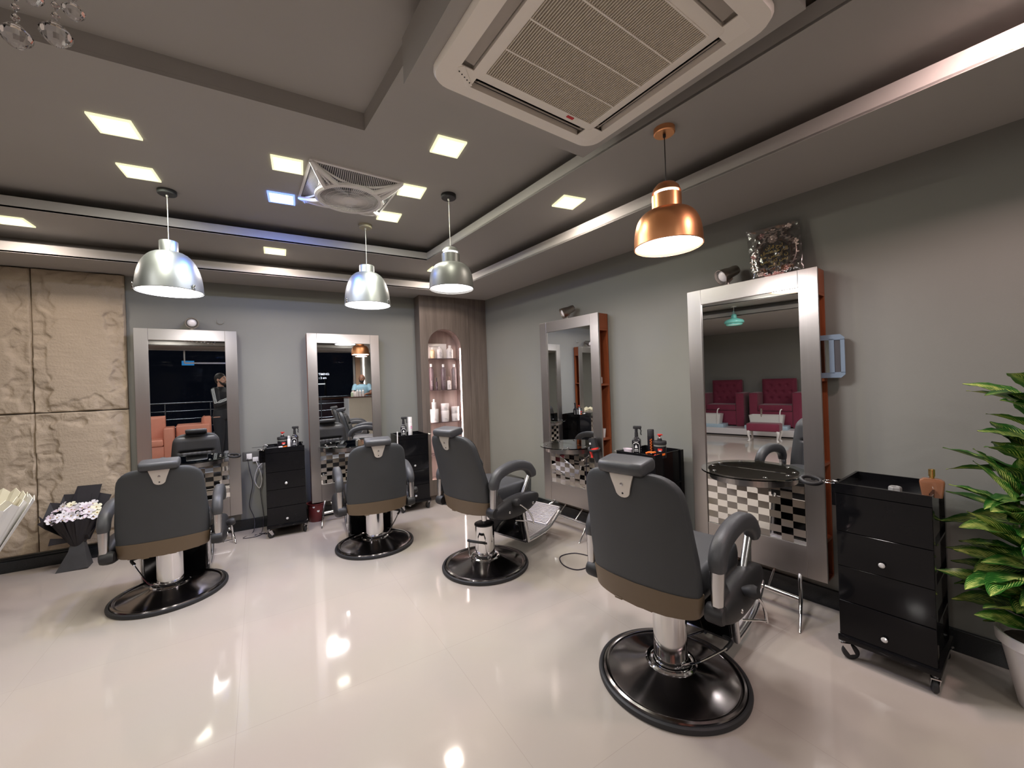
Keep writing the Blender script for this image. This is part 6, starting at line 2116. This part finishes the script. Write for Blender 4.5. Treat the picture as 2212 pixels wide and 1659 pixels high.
def person(name, label, loc, rz, S_, skin, elbows, hands_, hand_dirs, top_mat, pants_mat, hair_mat=None, beard=False, bald=False, top='jacket', head_turn=0, sleeve='long', lean=0.0):
    t = thing(name, label, 'person', loc, rz)
    s = S_
    def V(*p): return Vector(p)*s
    sh = [V(-0.185, 0.0+lean*0.45, 1.425), V(0.185, 0.0+lean*0.45, 1.425)]
    hip = [V(-0.09, 0, 0.92), V(0.09, 0, 0.92)]
    kn = [V(-0.10, 0.02, 0.50), V(0.10, 0.02, 0.50)]
    an = [V(-0.11, -0.02, 0.085), V(0.11, -0.02, 0.085)]
    hc = V(0.0, 0.015+lean*0.62, 1.645)
    nk = V(0, 0.0+lean*0.5, 1.47)
    el = [Vector(e)*s for e in elbows]
    hd = [Vector(h)*s for h in hands_]
    def torso(mb, g):
        prof = [(0.90, 0.128, 0.085), (0.98, 0.130, 0.088), (1.08, 0.135, 0.092), (1.20, 0.150, 0.102), (1.32, 0.172, 0.112), (1.40, 0.170, 0.105), (1.455, 0.105, 0.075), (1.485, 0.062, 0.060)]
        rings = []
        for z, a, b in prof:
            oy = lean*max(0, z-0.95)
            rings.append([Vector(((a*s+g)*math.cos(q_), (b*s+g)*math.sin(q_)+oy*s, z*s)) for q_ in [2*PI*i/24 for i in range(24)]])
        mb.rings(rings)
    mb = MB()
    torso(mb, 0)
    mb.tube([nk-V(0, 0, 0.03), nk+V(0, 0.005, 0.06), hc-V(0, 0.01, 0.05)], [0.058*s, 0.053*s, 0.055*s], n=16)
    Th = Matrix.Translation(hc) @ Matrix.Rotation(head_turn, 4, 'Z')
    # skull, jaw, nose, brow, lips, chin, ears
    mb.ball((0, -0.008*s, 0.018*s), 0.098*s, seg=24, mtx=Th, sc=(0.80, 1.0, 1.02))
    mb.ball((0, 0.022*s, -0.045*s), 0.072*s, seg=20, mtx=Th, sc=(0.82, 0.92, 1.0))
    mb.ball((0, 0.060*s, -0.095*s), 0.024*s, seg=12, mtx=Th, sc=(1.1, 0.8, 0.8))
    mb.tube([Vector((0, 0.088*s, 0.012*s)), Vector((0, 0.104*s, -0.016*s)), Vector((0, 0.108*s, -0.028*s))], [0.008*s, 0.012*s, 0.013*s], n=8, mtx=Th)
    mb.tube([Vector((-0.045*s, 0.076*s, 0.026*s)), Vector((0, 0.092*s, 0.024*s)), Vector((0.045*s, 0.076*s, 0.026*s))], 0.009*s, n=8, mtx=Th)
    mb.tube([Vector((-0.022*s, 0.086*s, -0.060*s)), Vector((0, 0.094*s, -0.060*s)), Vector((0.022*s, 0.086*s, -0.060*s))], 0.008*s, n=8, mtx=Th)
    for q_ in (-1, 1):
        mb.ball((q_*0.083*s, -0.005*s, -0.010*s), 0.030*s, seg=12, mtx=Th, sc=(0.35, 0.62, 1.0))
    for i in range(2):
        mb.tube([sh[i], (sh[i]+el[i])/2, el[i]], [0.056*s, 0.047*s, 0.041*s], n=14)
        mb.tube([el[i], el[i]*0.6+hd[i]*0.4, hd[i]], [0.041*s, 0.038*s, 0.027*s], n=14)
        mb.ball(sh[i], 0.060*s, seg=14)
        mb.tube([hip[i], (hip[i]+kn[i])/2, kn[i]], [0.092*s, 0.075*s, 0.058*s], n=16)
        mb.tube([kn[i], kn[i]*0.6+an[i]*0.4, an[i]], [0.056*s, 0.055*s, 0.038*s], n=16)
        hand(mb, hd[i], hand_dirs[i][0], hand_dirs[i][1], s, 0.55, 1 if i == 0 else -1)
        mb.tube([an[i]-V(0, 0.05, 0.04), an[i]+V(0, 0.03, -0.05), an[i]+V(0, 0.14, -0.065)], [0.034*s, 0.038*s, 0.026*s], n=12)
    body = remeshed(mb, 'body', skin, t, 0.0085, 3)
    for q_ in (-1, 1):
        mb = MB(Th); mb.ball((q_*0.032*s, 0.078*s, 0.008*s), 0.0125*s, seg=12)
        mb.build('eye', mat('eye_white', (0.6, 0.58, 0.56), 0.2), body)
        mb = MB(Th); mb.ball((q_*0.032*s, 0.0865*s, 0.008*s), 0.0065*s, seg=10)
        mb.build('pupil', M_BLKM, body)
        mb = MB(Th); mb.tube([Vector((q_*0.018*s, 0.092*s, 0.030*s)), Vector((q_*0.048*s, 0.082*s, 0.034*s))], 0.0045*s, n=6)
        mb.build('eyebrow', M_BLKM, body)
    if not bald:
        mb = MB()
        mb.ball((0, -0.020*s, 0.034*s), 0.104*s, seg=22, mtx=Th, sc=(0.84, 0.98, 1.0))
        mb.ball((0, -0.050*s, -0.010*s), 0.078*s, seg=18, mtx=Th, sc=(0.95, 0.72, 1.0))
        remeshed(mb, 'hair', hair_mat, body, 0.01, 2)
    if beard:
        mb = MB()
        mb.tube([Vector((-0.066*s, 0.010*s, -0.030*s)), Vector((-0.056*s, 0.050*s, -0.078*s)), Vector((0, 0.078*s, -0.103*s)), Vector((0.056*s, 0.050*s, -0.078*s)), Vector((0.066*s, 0.010*s, -0.030*s))], [0.010*s, 0.020*s, 0.030*s, 0.020*s, 0.010*s], n=10, mtx=Th)
        mb.tube([Vector((-0.030*s, 0.080*s, -0.058*s)), Vector((0, 0.098*s, -0.045*s)), Vector((0.030*s, 0.080*s, -0.058*s))], 0.008*s, n=8, mtx=Th)
        remeshed(mb, 'beard', hair_mat, body, 0.008, 2)
    # clothes
    mb = MB(); torso(mb, 0.014)
    for i in range(2):
        mb.ball(sh[i], 0.070*s, seg=14)
        if sleeve == 'long':
            mb.tube([sh[i], (sh[i]+el[i])/2, el[i]], [0.070*s, 0.062*s, 0.056*s], n=14)
            mb.ball(el[i], 0.056*s, seg=12)
            mb.tube([el[i], hd[i]*0.93+el[i]*0.07], [0.056*s, 0.040*s], n=14)
        else:
            mb.tube([sh[i], (sh[i]*0.35+el[i]*0.65)], [0.070*s, 0.064*s], n=14)
    if top == 'jacket':
        mb.tube([nk-V(0, 0, 0.02), nk+V(0, 0.0, 0.035)], [0.074*s, 0.066*s], n=18)
        mb.rings([[Vector((a*s*math.cos(q_), b*s*math.sin(q_), z*s)) for q_ in [2*PI*i/24 for i in range(24)]] for z, a, b in ((0.86, 0.182, 0.130), (0.95, 0.176, 0.125), (1.05, 0.160, 0.112))])
    tp = remeshed(mb, top, top_mat, t, 0.0095, 3)
    if top == 'jacket':
        for i in range(2):
            up_ = Vector((-1 if i == 0 else 1, 0, 0.25)).normalized()
            for k in (-1, 0, 1):
                def off(p, a, b, r):
                    d_ = (b-a).normalized()
                    o_ = (up_-d_*up_.dot(d_))
                    if o_.length < 0.2:
                        o_ = Vector((0, 0, -1))-d_*Vector((0, 0, -1)).dot(d_)
                    o_.normalize()
                    sd_ = d_.cross(o_)
                    return p+o_*r+sd_*k*0.020*s
                pts = [off(sh[i]+V(0, 0, 0.02), sh[i], el[i], 0.062*s), off(sh[i].lerp(el[i], 0.5), sh[i], el[i], 0.063*s), off(el[i], sh[i], el[i], 0.058*s),
                       off(el[i].lerp(hd[i], 0.15), el[i], hd[i], 0.055*s), off(el[i].lerp(hd[i], 0.9), el[i], hd[i], 0.042*s)]
                mb = MB(); mb.tube(pts, 0.0048*s, n=6)
                mb.build('sleeve_stripe', mat('white_stripe', (0.75, 0.8, 0.82), 0.6), tp)
    mb = MB()
    rings = [[Vector((a*s*math.cos(q_), b*s*math.sin(q_), z*s)) for q_ in [2*PI*i/24 for i in range(24)]] for z, a, b in ((0.86, 0.168, 0.118), (0.93, 0.170, 0.120), (1.03, 0.158, 0.112))]
    mb.rings(rings)
    for i in range(2):
        mb.tube([hip[i]-V(0, 0, 0.02), (hip[i]+kn[i])/2, kn[i], an[i]+V(0, 0, 0.01)], [0.104*s, 0.090*s, 0.074*s, 0.062*s], n=18)
    remeshed(mb, 'trousers', pants_mat, t, 0.011, 3)
    for i in range(2):
        mb = MB(); mb.tube([an[i]-V(0, 0.055, 0.045), an[i]+V(0, 0.02, -0.043), an[i]+V(0, 0.10, -0.055), an[i]+V(0, 0.165, -0.060)], [0.040*s, 0.044*s, 0.040*s, 0.026*s], sec=SQ)
        mb.build('shoe', M_BLKM, t)
    return t
M_SKIN = mat('skin_tone', (0.50, 0.29, 0.21), 0.5, noise=0.05, nscale=15)
M_SKIN2 = mat('skin_tone_brown', (0.34, 0.17, 0.11), 0.5, noise=0.05, nscale=15)
M_HAIR = mat('black_hair', (0.012, 0.010, 0.010), 0.6, noise=0.3, nscale=60)
M_JKT = mat('black_jersey', (0.010, 0.012, 0.016), 0.7, noise=0.1)
M_NAVY = mat('black_trousers', (0.008, 0.010, 0.015), 0.75, noise=0.1)
M_SHIRT = mat('light_blue_cotton', (0.36, 0.60, 0.74), 0.7, noise=0.05)
# the person taking the picture: stands behind the phone, turned to the right-hand wall
pz = R(30-90+62-0)
person('person', 'person in black track jacket with white sleeve stripes, seen in the first mirror', (-0.31, -0.440, 0), R(-58), 1.09, M_SKIN,
       [(-0.28, 0.10, 1.17), (0.27, 0.10, 1.15)], [(-0.10, 0.385, 1.315), (0.115, 0.400, 1.315)],
       [((0.75, 0.5, 0.35), (-0.2, 0.6, 0.5)), ((-0.75, 0.5, 0.35), (0.2, 0.6, 0.5))], M_JKT, M_NAVY, M_HAIR, beard=True, head_turn=R(8))
tph = thing('mobile_phone', 'black mobile phone held by the person in the track jacket', 'phone', (-0.012, -0.020, 1.487), R(-30.07))
mb = MB(); mb.box(-0.145, 0.015, -0.0085, 0.0, -0.060, 0.020, bev=0.003); mb.build('phone_body', M_SHINY, tph)
person('person', 'bald bearded person in light blue shirt leaning on the reception counter', (3.00, -2.84, 0), R(12), 1.10, M_SKIN2,
       [(-0.25, 0.16, 1.215), (0.25, 0.16, 1.215)], [(-0.06, 0.42, 1.195), (0.07, 0.40, 1.200)],
       [((0.7, 0.6, -0.1), (0, 0, 1)), ((-0.7, 0.6, -0.1), (0, 0, 1))], M_SHIRT, M_NAVY, M_HAIR, beard=True, bald=True, top='shirt', sleeve='short', lean=0.10, head_turn=R(10))
